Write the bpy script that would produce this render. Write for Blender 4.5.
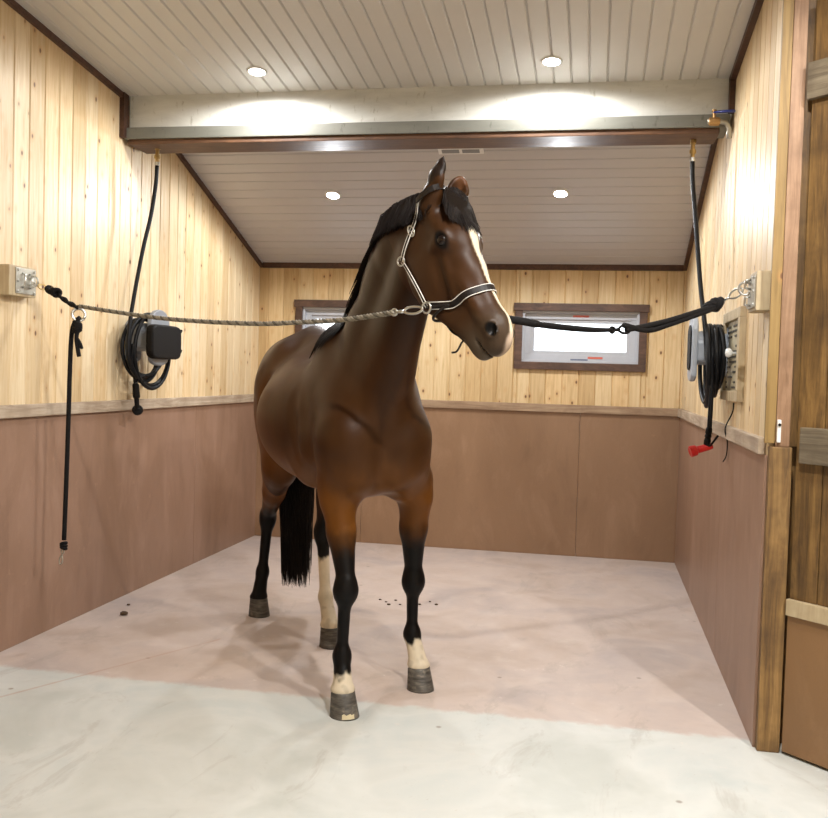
import bpy, bmesh, math, random
import numpy as np
from mathutils import Vector, Matrix
from mathutils.bvhtree import BVHTree

random.seed(7)
rng = np.random.default_rng(7)
SC = bpy.context.scene
COL = SC.collection
for o in list(bpy.data.objects):
    bpy.data.objects.remove(o)

# ------------------------------------------------------------------ camera
CAM_Z = 1.47
F_PX, YAW, PITCH, ROLL = 935.0, 0.1916, -0.0381, 0.0294


def make_camera():
    cy, sy = math.cos(YAW), math.sin(YAW)
    r = Vector((cy, sy, 0)); f = Vector((-sy, cy, 0)); u = Vector((0, 0, 1))
    cp, sp = math.cos(PITCH), math.sin(PITCH)
    f, u = f * cp + u * sp, u * cp - f * sp
    cr, sr = math.cos(ROLL), math.sin(ROLL)
    r, u = r * cr + u * sr, u * cr - r * sr
    cam = bpy.data.cameras.new('camera')
    cam.sensor_width = 36.0
    cam.lens = F_PX / 828.0 * 36.0
    cam.clip_start = 0.05
    ob = bpy.data.objects.new('camera', cam)
    COL.objects.link(ob)
    ob.matrix_world = Matrix(((r.x, u.x, -f.x, 0), (r.y, u.y, -f.y, 0), (r.z, u.z, -f.z, CAM_Z), (0, 0, 0, 1)))
    SC.camera = ob


make_camera()

# ------------------------------------------------------------------ world, exposure, large lights
w = bpy.data.worlds.new('world'); SC.world = w
w.use_nodes = True
bg = w.node_tree.nodes['Background']
bg.inputs[0].default_value = (0.86, 0.93, 1.0, 1)
bg.inputs[1].default_value = 3.0
SC.view_settings.view_transform = 'Standard'
SC.view_settings.look = 'None'
SC.view_settings.gamma = 1
SC.view_settings.use_curve_mapping = False
SC.view_settings.exposure = 0.33
LAMP_W = 19.0            # every recessed ceiling lamp
LAMP_FRONT_W = 72.0      # rows over the aisle in front of the stall
LAMP_COL = (1.0, 0.975, 0.94)
LAMP_COL_STALL = (0.98, 0.97, 0.95)
LAMP_COL_REAR = (0.93, 0.965, 1.0)


def area_light(name, loc, rot, sx, sy, watts, col):
    l = bpy.data.lights.new(name, 'AREA')
    l.shape = 'RECTANGLE'; l.size = sx; l.size_y = sy; l.energy = watts; l.color = col
    o = bpy.data.objects.new(name, l); COL.objects.link(o)
    o.location = loc; o.rotation_euler = rot
    return o


# added daylight fill, as from an unseen opening behind the photographer
area_light('daylight_fill', (1.6, -2.2, 1.9), (math.radians(90), 0, math.radians(8)), 2.6, 2.2, 18.0, (0.96, 0.98, 1.0))

# ------------------------------------------------------------------ materials
MATS = {}


def nodes_of(name):
    m = bpy.data.materials.new(name); m.use_nodes = True
    nt = m.node_tree
    b = nt.nodes['Principled BSDF']
    MATS[name] = m
    return m, nt, b


def N(nt, t, **kw):
    n = nt.nodes.new(t)
    for k, v in kw.items():
        setattr(n, k, v)
    return n


def lk(nt, a, b):
    nt.links.new(a, b)


def mathn(nt, op, a, b=None, clamp=False):
    n = N(nt, 'ShaderNodeMath', operation=op); n.use_clamp = clamp
    for i, v in enumerate((a, b)):
        if v is None:
            continue
        if isinstance(v, (int, float)):
            n.inputs[i].default_value = v
        else:
            lk(nt, v, n.inputs[i])
    return n.outputs[0]


def mixc(nt, fac, a, b, blend='MIX'):
    n = N(nt, 'ShaderNodeMix', data_type='RGBA', blend_type=blend)
    for sock, v in ((n.inputs[0], fac), (n.inputs[6], a), (n.inputs[7], b)):
        if isinstance(v, (int, float)):
            sock.default_value = v
        elif isinstance(v, tuple):
            sock.default_value = v + (1,) if len(v) == 3 else v
        else:
            lk(nt, v, sock)
    return n.outputs[2]


def ramp(nt, fac, stops, interp='LINEAR'):
    n = N(nt, 'ShaderNodeValToRGB')
    cr = n.color_ramp; cr.interpolation = interp
    while len(cr.elements) < len(stops):
        cr.elements.new(0.5)
    for e, (p, c) in zip(cr.elements, stops):
        e.position = p
        e.color = c + (1,) if len(c) == 3 else c
    lk(nt, fac, n.inputs[0])
    return n.outputs[0]


def coords(nt, scale=(1, 1, 1)):
    tc = N(nt, 'ShaderNodeTexCoord')
    mp = N(nt, 'ShaderNodeMapping')
    mp.inputs['Scale'].default_value = scale
    lk(nt, tc.outputs['Object'], mp.inputs[0])
    return mp.outputs[0]


def noise(nt, vec, scale, detail=3, rough=0.5, dist=0.0):
    n = N(nt, 'ShaderNodeTexNoise')
    n.inputs['Scale'].default_value = scale
    n.inputs['Detail'].default_value = detail
    n.inputs['Roughness'].default_value = rough
    n.inputs['Distortion'].default_value = dist
    if vec is not None:
        lk(nt, vec, n.inputs['Vector'])
    return n.outputs[0]


def bump(nt, b, h, strength=0.3, dist=0.01):
    n = N(nt, 'ShaderNodeBump')
    n.inputs['Strength'].default_value = strength
    n.inputs['Distance'].default_value = dist
    lk(nt, h, n.inputs['Height'])
    lk(nt, n.outputs[0], b.inputs['Normal'])


def simple(name, col, rough=0.5, metal=0.0, spec=0.5, var=0.12, nscale=30, bmp=0.0, coat=0.0):
    m, nt, b = nodes_of(name)
    v = coords(nt)
    nn = noise(nt, v, nscale, 4)
    dark = tuple(c * (1 - var) for c in col)
    lite = tuple(min(1, c * (1 + var)) for c in col)
    lk(nt, mixc(nt, nn, dark, lite), b.inputs['Base Color'])
    b.inputs['Roughness'].default_value = rough
    b.inputs['Metallic'].default_value = metal
    b.inputs['Specular IOR Level'].default_value = spec
    b.inputs['Coat Weight'].default_value = coat
    if bmp:
        bump(nt, b, nn, bmp, 0.004)
    return m


def pine(name, axis, width, offset, ca, cb, cc, rough=0.45, knots=True):
    """varnished pine boards; `axis` is the coordinate across the boards"""
    m, nt, b = nodes_of(name)
    tc = N(nt, 'ShaderNodeTexCoord')
    sep = N(nt, 'ShaderNodeSeparateXYZ'); lk(nt, tc.outputs['Object'], sep.inputs[0])
    s = sep.outputs['XYZ'.index(axis)]
    idx = mathn(nt, 'FLOOR', mathn(nt, 'DIVIDE', mathn(nt, 'SUBTRACT', s, offset), width))
    wn = N(nt, 'ShaderNodeTexWhiteNoise', noise_dimensions='1D'); lk(nt, idx, wn.inputs['W'])
    shift = N(nt, 'ShaderNodeVectorMath', operation='MULTIPLY_ADD')
    shift.inputs[1].default_value = (37, 37, 37)
    lk(nt, wn.outputs['Color'], shift.inputs[0]); lk(nt, tc.outputs['Object'], shift.inputs[2])
    mp = N(nt, 'ShaderNodeMapping'); mp.inputs['Scale'].default_value = (1, 1, 0.07)
    lk(nt, shift.outputs[0], mp.inputs[0])
    grain = noise(nt, mp.outputs[0], 34, 5, 0.6, 1.2)
    broad = noise(nt, mp.outputs[0], 7, 2, 0.5, 0.6)
    c1 = ramp(nt, grain, [(0.3, ca), (0.52, cb), (0.75, cc)])
    tint = ramp(nt, wn.outputs['Value'], [(0.0, (0.74, 0.64, 0.50)), (0.5, (1, 1, 1)), (1.0, (0.98, 0.87, 0.72))])
    c2 = mixc(nt, 0.85, c1, tint, 'MULTIPLY')
    c3 = mixc(nt, mathn(nt, 'MULTIPLY', broad, 0.35), c2, ca)
    out = c3
    if knots:
        mk = N(nt, 'ShaderNodeMapping'); mk.inputs['Scale'].default_value = (1, 1, 0.62)
        lk(nt, shift.outputs[0], mk.inputs[0])
        vo = N(nt, 'ShaderNodeTexVoronoi', feature='F1'); vo.inputs['Scale'].default_value = 12.0
        lk(nt, mk.outputs[0], vo.inputs['Vector'])
        core = ramp(nt, vo.outputs['Distance'], [(0.07, (1, 1, 1)), (0.125, (0, 0, 0))])
        halo = ramp(nt, vo.outputs['Distance'], [(0.08, (1, 1, 1)), (0.30, (0, 0, 0))])
        sepc = N(nt, 'ShaderNodeSeparateColor'); lk(nt, vo.outputs['Color'], sepc.inputs[0])
        gate = mathn(nt, 'GREATER_THAN', sepc.outputs[0], 0.1)
        out = mixc(nt, mathn(nt, 'MULTIPLY', mathn(nt, 'MULTIPLY', halo, gate), 0.45), out, (0.50, 0.25, 0.08))
        out = mixc(nt, mathn(nt, 'MULTIPLY', mathn(nt, 'MULTIPLY', core, gate), 0.9), out, (0.10, 0.035, 0.012))
    lk(nt, out, b.inputs['Base Color'])
    b.inputs['Roughness'].default_value = rough
    bump(nt, b, grain, 0.08, 0.003)
    return m


PA, PB, PC = (0.58, 0.42, 0.23), (0.72, 0.59, 0.39), (0.80, 0.70, 0.52)
BOARD = 0.1345
pine('pine_left', 'Y', BOARD, 4.262, PA, PB, PC)
pine('pine_right', 'Y', BOARD, 4.0, PA, PB, PC)
pine('pine_back', 'X', BOARD, -0.68, (0.54, 0.38, 0.19), (0.68, 0.52, 0.30), (0.76, 0.62, 0.40))
pine('pine_trim', 'X', 0.5, 0.0, (0.20, 0.125, 0.035), (0.31, 0.205, 0.07), (0.38, 0.265, 0.105), 0.6)


def rough_wood(name, c0, c1, c2, rough=0.75, scale=22, vert=(1, 1, 0.08), b_=0.5):
    m, nt, b = nodes_of(name)
    v = coords(nt, vert)
    g = noise(nt, v, scale, 6, 0.65, 1.5)
    v2 = coords(nt)
    blot = noise(nt, v2, 5, 4, 0.6)
    c = ramp(nt, g, [(0.28, c0), (0.5, c1), (0.75, c2)])
    c = mixc(nt, ramp(nt, blot, [(0.4, (0, 0, 0)), (0.7, (0.7, 0.7, 0.7))]), c, c0)
    lk(nt, c, b.inputs['Base Color'])
    b.inputs['Roughness'].default_value = rough
    bump(nt, b, g, b_, 0.006)
    return m


rough_wood('post_wood', (0.05, 0.023, 0.007), (0.21, 0.115, 0.034), (0.37, 0.22, 0.075), 0.6)
rough_wood('pink_post_wood', (0.14, 0.07, 0.03), (0.27, 0.155, 0.085), (0.40, 0.25, 0.15), 0.6)
rough_wood('old_door_wood', (0.035, 0.017, 0.005), (0.15, 0.08, 0.022), (0.29, 0.165, 0.05), 0.55)
rough_wood('green_grey_wood', (0.09, 0.06, 0.022), (0.17, 0.12, 0.05), (0.26, 0.19, 0.09), 0.8)
rough_wood('grey_wood', (0.06, 0.042, 0.025), (0.135, 0.105, 0.065), (0.23, 0.185, 0.125), 0.85, 20, (0.1, 0.1, 1))
rough_wood('ledge_wood', (0.24, 0.17, 0.11), (0.42, 0.33, 0.24), (0.58, 0.49, 0.38), 0.6, 20, (1, 0.08, 1))
rough_wood('ledge_wood_back', (0.20, 0.12, 0.07), (0.34, 0.23, 0.14), (0.46, 0.34, 0.22), 0.6, 20, (0.08, 1, 1))
rough_wood('dark_trim', (0.035, 0.014, 0.008), (0.075, 0.03, 0.016), (0.13, 0.055, 0.03), 0.5, 20, (1, 1, 1), 0.2)
rough_wood('dark_board', (0.045, 0.018, 0.009), (0.10, 0.045, 0.02), (0.17, 0.08, 0.035), 0.6, 20, (0.1, 1, 1), 0.3)
rough_wood('window_trim', (0.04, 0.018, 0.011), (0.085, 0.042, 0.025), (0.15, 0.08, 0.05), 0.5, 26, (0.2, 1, 0.6), 0.2)
rough_wood('block_wood', (0.30, 0.22, 0.13), (0.44, 0.35, 0.21), (0.54, 0.45, 0.29), 0.6)


def beam_mat(name, c, cd, sc=(0.25, 1, 1)):
    m, nt, b = nodes_of(name)
    v = coords(nt, sc)
    n1 = noise(nt, v, 9, 6, 0.65, 0.5)
    v2 = coords(nt, (1, 1, 0.4))
    n2 = noise(nt, v2, 26, 5, 0.7)
    col = mixc(nt, ramp(nt, n1, [(0.36, (0, 0, 0)), (0.62, (1, 1, 1))]), c, tuple(x * 0.82 for x in c))
    col = mixc(nt, ramp(nt, n2, [(0.60, (0, 0, 0)), (0.72, (0.8, 0.8, 0.8))]), col, cd)
    lk(nt, col, b.inputs['Base Color']); b.inputs['Roughness'].default_value = 0.55
    bump(nt, b, n2, 0.2, 0.004)


beam_mat('beam_paint', (0.60, 0.60, 0.56), (0.28, 0.26, 0.20))
beam_mat('beam_rail_grey', (0.17, 0.17, 0.145), (0.07, 0.065, 0.05))


def panel_mat(name, c, c2, rough=0.42, seam_axis=None, seams=()):
    m, nt, b = nodes_of(name)
    v = coords(nt, (1, 1, 0.35))
    n1 = noise(nt, v, 2.2, 5, 0.6, 0.4)
    n2 = noise(nt, coords(nt), 160, 3, 0.6)
    n3 = noise(nt, coords(nt), 14, 5, 0.75)
    col = mixc(nt, ramp(nt, n1, [(0.3, (0, 0, 0)), (0.7, (1, 1, 1))]), c, c2)
    col = mixc(nt, ramp(nt, n3, [(0.62, (0, 0, 0)), (0.75, (0.35, 0.35, 0.35))]), col, tuple(min(1, x * 1.5) for x in c2))
    st = noise(nt, coords(nt, (1, 1, 0.38)), 4.2, 5, 0.62, 0.5)
    col = mixc(nt, ramp(nt, st, [(0.53, (0, 0, 0)), (0.70, (0.30, 0.30, 0.30))]), col, tuple(min(1, x * 1.35 + 0.05) for x in c2))
    col = mixc(nt, ramp(nt, st, [(0.30, (0.35, 0.35, 0.35)), (0.45, (0, 0, 0))]), col, tuple(x * 0.62 for x in c))
    col = mixc(nt, mathn(nt, 'MULTIPLY', n2, 0.25), col, tuple(x * 0.6 for x in c))
    lk(nt, col, b.inputs['Base Color'])
    b.inputs['Roughness'].default_value = rough
    bump(nt, b, n2, 0.15, 0.002)


panel_mat('kick_board', (0.235, 0.135, 0.083), (0.325, 0.20, 0.14))
panel_mat('kick_board_back', (0.235, 0.132, 0.070), (0.29, 0.170, 0.095))
panel_mat('kick_board_door', (0.20, 0.105, 0.042), (0.25, 0.135, 0.055))


def white_panel(name, c):
    m, nt, b = nodes_of(name)
    n1 = noise(nt, coords(nt), 3, 4, 0.6)
    lk(nt, mixc(nt, n1, tuple(x * 0.92 for x in c), c), b.inputs['Base Color'])
    b.inputs['Roughness'].default_value = 0.38


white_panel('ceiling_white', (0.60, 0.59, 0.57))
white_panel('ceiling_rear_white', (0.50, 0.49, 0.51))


def floor_mat():
    m, nt, b = nodes_of('floor_paint')
    tc = N(nt, 'ShaderNodeTexCoord')
    sep = N(nt, 'ShaderNodeSeparateXYZ'); lk(nt, tc.outputs['Object'], sep.inputs[0])
    v = coords(nt)
    e = noise(nt, v, 9, 5, 0.7)
    edge = mathn(nt, 'ADD', sep.outputs[1], mathn(nt, 'MULTIPLY', mathn(nt, 'SUBTRACT', e, 0.5), 0.12))
    mask = ramp(nt, mathn(nt, 'MULTIPLY', edge, 0.1), [(0.3985, (0, 0, 0)), (0.4015, (1, 1, 1))])
    big = noise(nt, v, 1.6, 4, 0.6, 0.6)
    mid = noise(nt, v, 6, 5, 0.65)
    spk = noise(nt, v, 55, 3, 0.6)
    pink = ramp(nt, big, [(0.35, (0.46, 0.37, 0.315)), (0.5, (0.52, 0.43, 0.38)), (0.68, (0.43, 0.365, 0.34))])
    pink = mixc(nt, ramp(nt, mid, [(0.55, (0, 0, 0)), (0.72, (0.45, 0.45, 0.45))]), pink, (0.60, 0.52, 0.46))
    grey = ramp(nt, big, [(0.35, (0.48, 0.495, 0.46)), (0.52, (0.57, 0.58, 0.55)), (0.7, (0.48, 0.515, 0.50))])
    col = mixc(nt, mask, grey, pink)
    col = mixc(nt, ramp(nt, spk, [(0.66, (0, 0, 0)), (0.76, (0.35, 0.35, 0.35))]), col, (0.36, 0.28, 0.22))
    wr = noise(nt, coords(nt, (1.0, 0.45, 1)), 3.2, 6, 0.72, 1.0)
    col = mixc(nt, ramp(nt, wr, [(0.56, (0, 0, 0)), (0.63, (0.28, 0.28, 0.28)), (0.70, (0, 0, 0))]), col, (0.30, 0.26, 0.22))
    wt = noise(nt, coords(nt), 11, 5, 0.75)
    col = mixc(nt, ramp(nt, wt, [(0.64, (0, 0, 0)), (0.69, (0.5, 0.5, 0.5))]), col, (0.66, 0.60, 0.55))
    vs = N(nt, 'ShaderNodeTexVoronoi'); vs.inputs['Scale'].default_value = 3.3; lk(nt, v, vs.inputs['Vector'])
    col = mixc(nt, ramp(nt, vs.outputs['Distance'], [(0.028, (0.7, 0.7, 0.7)), (0.05, (0, 0, 0))]), col, (0.22, 0.17, 0.13))
    # reddish scratch running diagonally across the front left of the floor
    ln = mathn(nt, 'ABSOLUTE', mathn(nt, 'SUBTRACT', mathn(nt, 'SUBTRACT', sep.outputs[1], 4.382),
               mathn(nt, 'MULTIPLY', mathn(nt, 'ADD', sep.outputs[0], 2.129), 1.95)))
    lw = mathn(nt, 'ADD', ln, mathn(nt, 'MULTIPLY', mid, 0.06))
    inx = mathn(nt, 'MULTIPLY', mathn(nt, 'GREATER_THAN', sep.outputs[0], -2.6), mathn(nt, 'LESS_THAN', sep.outputs[0], -1.95))
    sc = mathn(nt, 'MULTIPLY', ramp(nt, lw, [(0.03, (0.6, 0.6, 0.6)), (0.055, (0, 0, 0))]), inx)
    col = mixc(nt, sc, col, (0.42, 0.25, 0.18))
    lk(nt, col, b.inputs['Base Color'])
    lk(nt, ramp(nt, mid, [(0.3, (0.34, 0.34, 0.34)), (0.7, (0.58, 0.58, 0.58))]), b.inputs['Roughness'])
    bump(nt, b, mathn(nt, 'ADD', mid, mathn(nt, 'MULTIPLY', spk, 0.3)), 0.10, 0.006)


floor_mat()

simple('black_rubber', (0.005, 0.005, 0.006), 0.5, spec=0.2, var=0.3)
simple('black_rope', (0.007, 0.006, 0.006), 0.8, spec=0.2, var=0.4, nscale=90, bmp=0.5)
simple('grey_rope', (0.22, 0.195, 0.15), 0.8, var=0.35, nscale=120, bmp=0.5)
simple('dark_rope_strand', (0.09, 0.08, 0.06), 0.8, var=0.35, nscale=120, bmp=0.5)
simple('steel', (0.55, 0.55, 0.53), 0.28, 1.0)
simple('galvanised', (0.42, 0.40, 0.34), 0.45, 0.8, var=0.25)
simple('brass', (0.55, 0.40, 0.18), 0.3, 1.0)
simple('rust_brass', (0.42, 0.25, 0.10), 0.5, 0.6)
simple('grey_plastic', (0.22, 0.235, 0.26), 0.35, var=0.08)
simple('pale_plastic', (0.36, 0.40, 0.46), 0.3, var=0.08)
simple('black_plastic', (0.004, 0.003, 0.0025), 0.6, spec=0.15)
simple('red_plastic', (0.50, 0.015, 0.012), 0.35)
simple('blue_plastic', (0.02, 0.035, 0.20), 0.35)
simple('white_plastic', (0.75, 0.76, 0.76), 0.3, var=0.04)
simple('sash_paint', (0.42, 0.43, 0.46), 0.4, var=0.06)
simple('white_metal', (0.70, 0.70, 0.68), 0.35, var=0.05)
simple('halter_leather', (0.010, 0.007, 0.006), 0.5, spec=0.25, var=0.3)
simple('halter_piping', (0.68, 0.66, 0.62), 0.55, var=0.1)
simple('eye_black', (0.008, 0.004, 0.003), 0.16, spec=0.3)
simple('mud', (0.07, 0.04, 0.02), 0.9, var=0.4, bmp=0.6)
simple('beige_plate', (0.55, 0.50, 0.38), 0.5)
simple('pale_slat', (0.42, 0.37, 0.25), 0.5)
simple('dark_slat', (0.045, 0.04, 0.03), 0.5)
simple('chip_horn', (0.60, 0.52, 0.34), 0.6)
simple('sticker_red', (0.55, 0.12, 0.08), 0.5)
simple('sticker_dark', (0.12, 0.14, 0.2), 0.5)


def hoof_mat():
    m, nt, b = nodes_of('hoof_horn')
    n = noise(nt, coords(nt, (1, 1, 5)), 16, 4, 0.6)
    n2 = noise(nt, coords(nt, (1, 1, 1)), 22, 4, 0.6)
    c = ramp(nt, n, [(0.35, (0.035, 0.03, 0.025)), (0.6, (0.10, 0.09, 0.075)), (0.8, (0.22, 0.19, 0.15))])
    c = mixc(nt, ramp(nt, n2, [(0.6, (0, 0, 0)), (0.72, (0.5, 0.5, 0.5))]), c, (0.30, 0.26, 0.19))
    lk(nt, c, b.inputs['Base Color']); b.inputs['Roughness'].default_value = 0.55
    bump(nt, b, n, 0.4, 0.004)


hoof_mat()


def coat_mat():
    m, nt, b = nodes_of('bay_coat')
    at = N(nt, 'ShaderNodeAttribute', attribute_name='coat')
    n1 = noise(nt, coords(nt, (1, 1, 0.5)), 6, 5, 0.6)
    n2 = noise(nt, coords(nt, (1, 1, 0.25)), 240, 2, 0.6)
    c = mixc(nt, 1.0, at.outputs['Color'], ramp(nt, n1, [(0.3, (0.78, 0.74, 0.70)), (0.7, (1.2, 1.15, 1.1))]), 'MULTIPLY')
    lk(nt, c, b.inputs['Base Color'])
    b.inputs['Roughness'].default_value = 0.42
    b.inputs['Specular IOR Level'].default_value = 0.15
    b.inputs['Sheen Weight'].default_value = 0.0
    bump(nt, b, n2, 0.10, 0.002)


coat_mat()


def hair_mat():
    m, nt, b = nodes_of('black_hair')
    n = noise(nt, coords(nt), 40, 3)
    lk(nt, mixc(nt, n, (0.004, 0.003, 0.003), (0.013, 0.008, 0.006)), b.inputs['Base Color'])
    b.inputs['Roughness'].default_value = 0.45
    b.inputs['Specular IOR Level'].default_value = 0.15


hair_mat()


def glow(name, col, s):
    m, nt, b = nodes_of(name)
    b.inputs['Base Color'].default_value = (0.8, 0.8, 0.8, 1)
    b.inputs['Emission Color'].default_value = col + (1,)
    b.inputs['Emission Strength'].default_value = s


glow('lamp_glow', (1.0, 0.98, 0.95), 40)


def glass_mat():
    m, nt, b = nodes_of('window_glass')
    tr = N(nt, 'ShaderNodeBsdfTransparent'); gl = N(nt, 'ShaderNodeBsdfGlossy')
    gl.inputs['Roughness'].default_value = 0.05
    mx = N(nt, 'ShaderNodeMixShader'); mx.inputs[0].default_value = 0.1
    lk(nt, tr.outputs[0], mx.inputs[1]); lk(nt, gl.outputs[0], mx.inputs[2])
    lk(nt, mx.outputs[0], nt.nodes['Material Output'].inputs[0])


glass_mat()
simple('clear_knob', (0.8, 0.82, 0.82), 0.1, var=0.02, coat=1.0)
simple('snow_ground', (0.8, 0.8, 0.78), 0.8, var=0.03)


# ------------------------------------------------------------------ mesh helpers
class MB:
    def __init__(s):
        s.v = []; s.f = []; s.mi = []; s.cur = 0

    def face(s, idx):
        s.f.append(tuple(idx)); s.mi.append(s.cur)

    def box(s, lo, hi, M=None, ch=0.0):
        """axis-aligned box, optionally with chamfered edges"""
        lo = Vector(lo); hi = Vector(hi)
        if ch > 0:
            ch = min(ch, min((hi - lo)) * 0.45)
            bm = bmesh.new()
            bmesh.ops.create_cube(bm, size=1)
            for q in bm.verts:
                q.co = Vector([(lo[i] + hi[i]) / 2 + q.co[i] * (hi[i] - lo[i]) for i in range(3)])
            bmesh.ops.bevel(bm, geom=bm.edges[:], offset=ch, segments=2, affect='EDGES', profile=0.7)
            n = len(s.v)
            bm.verts.index_update()
            for q in bm.verts:
                s.v.append(tuple(M @ q.co) if M else tuple(q.co))
            for fc in bm.faces:
                s.face([n + q.index for q in fc.verts])
            bm.free()
            return s
        n = len(s.v)
        for x in (lo.x, hi.x):
            for y in (lo.y, hi.y):
                for z in (lo.z, hi.z):
                    p = Vector((x, y, z))
                    s.v.append(tuple(M @ p) if M else tuple(p))
        for q in ((0, 1, 3, 2), (4, 6, 7, 5), (0, 4, 5, 1), (2, 3, 7, 6), (0, 2, 6, 4), (1, 5, 7, 3)):
            s.face([n + i for i in q])
        return s

    def tube(s, pts, r, seg=10, closed=False, cap=True, flat=None):
        pts = [Vector(p) for p in pts]
        n = len(pts)
        rs = r if isinstance(r, (list, tuple)) else [r] * n
        base = len(s.v)
        up = None
        for i, p in enumerate(pts):
            if closed:
                t = pts[(i + 1) % n] - pts[i - 1]
            else:
                t = pts[min(i + 1, n - 1)] - pts[max(i - 1, 0)]
            t.normalize()
            if up is None:
                up = Vector((0, 0, 1)) if abs(t.z) < 0.9 else Vector((1, 0, 0))
            a = (up - t * up.dot(t)).normalized()
            b_ = t.cross(a)
            up = a
            for k in range(seg):
                th = 2 * math.pi * k / seg
                fa = 1.0 if flat is None else flat
                s.v.append(tuple(p + (a * math.cos(th) * fa + b_ * math.sin(th)) * rs[i]))
        m = n if closed else n - 1
        for i in range(m):
            for k in range(seg):
                a0 = base + i * seg + k; a1 = base + i * seg + (k + 1) % seg
                j = (i + 1) % n
                b0 = base + j * seg + k; b1 = base + j * seg + (k + 1) % seg
                s.face((a0, a1, b1, b0))
        if cap and not closed:
            s.face([base + k for k in range(seg)][::-1])
            s.face([base + (n - 1) * seg + k for k in range(seg)])
        return s

    def lathe(s, prof, M, seg=24):
        """prof: list of (radius, height) revolved about local z of M"""
        base = len(s.v)
        for r, h in prof:
            for k in range(seg):
                th = 2 * math.pi * k / seg
                s.v.append(tuple(M @ Vector((r * math.cos(th), r * math.sin(th), h))))
        for i in range(len(prof) - 1):
            for k in range(seg):
                a0 = base + i * seg + k; a1 = base + i * seg + (k + 1) % seg
                s.face((a0, a1, a1 + seg, a0 + seg))
        s.face([base + k for k in range(seg)][::-1])
        s.face([base + (len(prof) - 1) * seg + k for k in range(seg)])
        return s

    def prism(s, poly, n0, n1, M):
        """2-D polygon (x, y) in M's plane, extruded from n0 to n1 along local z"""
        base = len(s.v); n = len(poly)
        for h in (n0, n1):
            for x, y in poly:
                s.v.append(tuple(M @ Vector((x, y, h))))
        s.face([base + i for i in range(n)][::-1])
        s.face([base + n + i for i in range(n)])
        for i in range(n):
            j = (i + 1) % n
            s.face((base + i, base + j, base + n + j, base + n + i))
        return s

    def torus(s, c, R, r, M=None, seg=28, sub=8, arc=(0, 2 * math.pi), sx=1, sy=1):
        M = M or Matrix()
        full = abs(arc[1] - arc[0] - 2 * math.pi) < 1e-4
        k = seg if full else seg + 1
        pts = []
        for i in range(k):
            th = arc[0] + (arc[1] - arc[0]) * i / seg
            pts.append(Vector(c) + (M @ Vector((R * sx * math.cos(th), R * sy * math.sin(th), 0))))
        return s.tube(pts, r, sub, closed=full)

    def build(s, name, mat, parent=None, smooth=False, local=False, bevel=0.0, recalc=True):
        off = Vector((0, 0, 0))
        if parent is not None and not local:
            q = parent
            while q is not None:
                off += q.location; q = q.parent
        me = bpy.data.meshes.new(name)
        me.from_pydata([(x - off.x, y - off.y, z - off.z) for x, y, z in s.v], [], s.f)
        mats = mat if isinstance(mat, (list, tuple)) else [mat]
        for m in mats:
            me.materials.append(MATS[m])
        if len(mats) > 1:
            me.polygons.foreach_set('material_index', s.mi)
        if recalc:
            bm = bmesh.new(); bm.from_mesh(me)
            bmesh.ops.recalc_face_normals(bm, faces=bm.faces[:])
            bm.to_mesh(me); bm.free()
        if smooth:
            me.polygons.foreach_set('use_smooth', [True] * len(me.polygons))
        me.update()
        o = bpy.data.objects.new(name, me)
        COL.objects.link(o)
        if parent is not None:
            o.parent = parent
        if bevel:
            md = o.modifiers.new('bevel', 'BEVEL'); md.width = bevel; md.segments = 2; md.limit_method = 'ANGLE'
        return o


def thing(name, label, cat, loc=(0, 0, 0), group=None):
    o = bpy.data.objects.new(name, None); COL.objects.link(o)
    o.empty_display_size = 0.1
    o.location = loc
    o['label'] = label; o['category'] = cat
    if group:
        o['group'] = group
    return o


def tag(o, label, cat, group=None):
    o['label'] = label; o['category'] = cat
    if group:
        o['group'] = group
    return o


def struct(o):
    o['kind'] = 'structure'
    return o


def smooth_path(pts, n=8, closed=False):
    """Catmull-Rom through pts"""
    P = [Vector(p) for p in pts]
    m = len(P)
    out = []
    rngi = range(m) if closed else range(m - 1)
    for i in rngi:
        if closed:
            p0, p1, p2, p3 = P[i - 1], P[i], P[(i + 1) % m], P[(i + 2) % m]
        else:
            p1, p2 = P[i], P[i + 1]
            p0 = P[i - 1] if i > 0 else p1 * 2 - p2
            p3 = P[i + 2] if i + 2 < m else p2 * 2 - p1
        for k in range(n):
            t = k / n
            out.append(0.5 * ((2 * p1) + (p2 - p0) * t + (2 * p0 - 5 * p1 + 4 * p2 - p3) * t * t + (3 * p1 - p0 - 3 * p2 + p3) * t ** 3))
    if not closed:
        out.append(P[-1])
    return out


def resample(pts, step):
    pts = [Vector(p) for p in pts]
    L = [0]
    for a, b in zip(pts, pts[1:]):
        L.append(L[-1] + (b - a).length)
    n = max(2, int(L[-1] / step))
    out = []; j = 0
    for i in range(n + 1):
        d = L[-1] * i / n
        while j < len(L) - 2 and L[j + 1] < d:
            j += 1
        t = (d - L[j]) / max(1e-9, L[j + 1] - L[j])
        out.append(pts[j].lerp(pts[j + 1], t))
    return out


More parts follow.
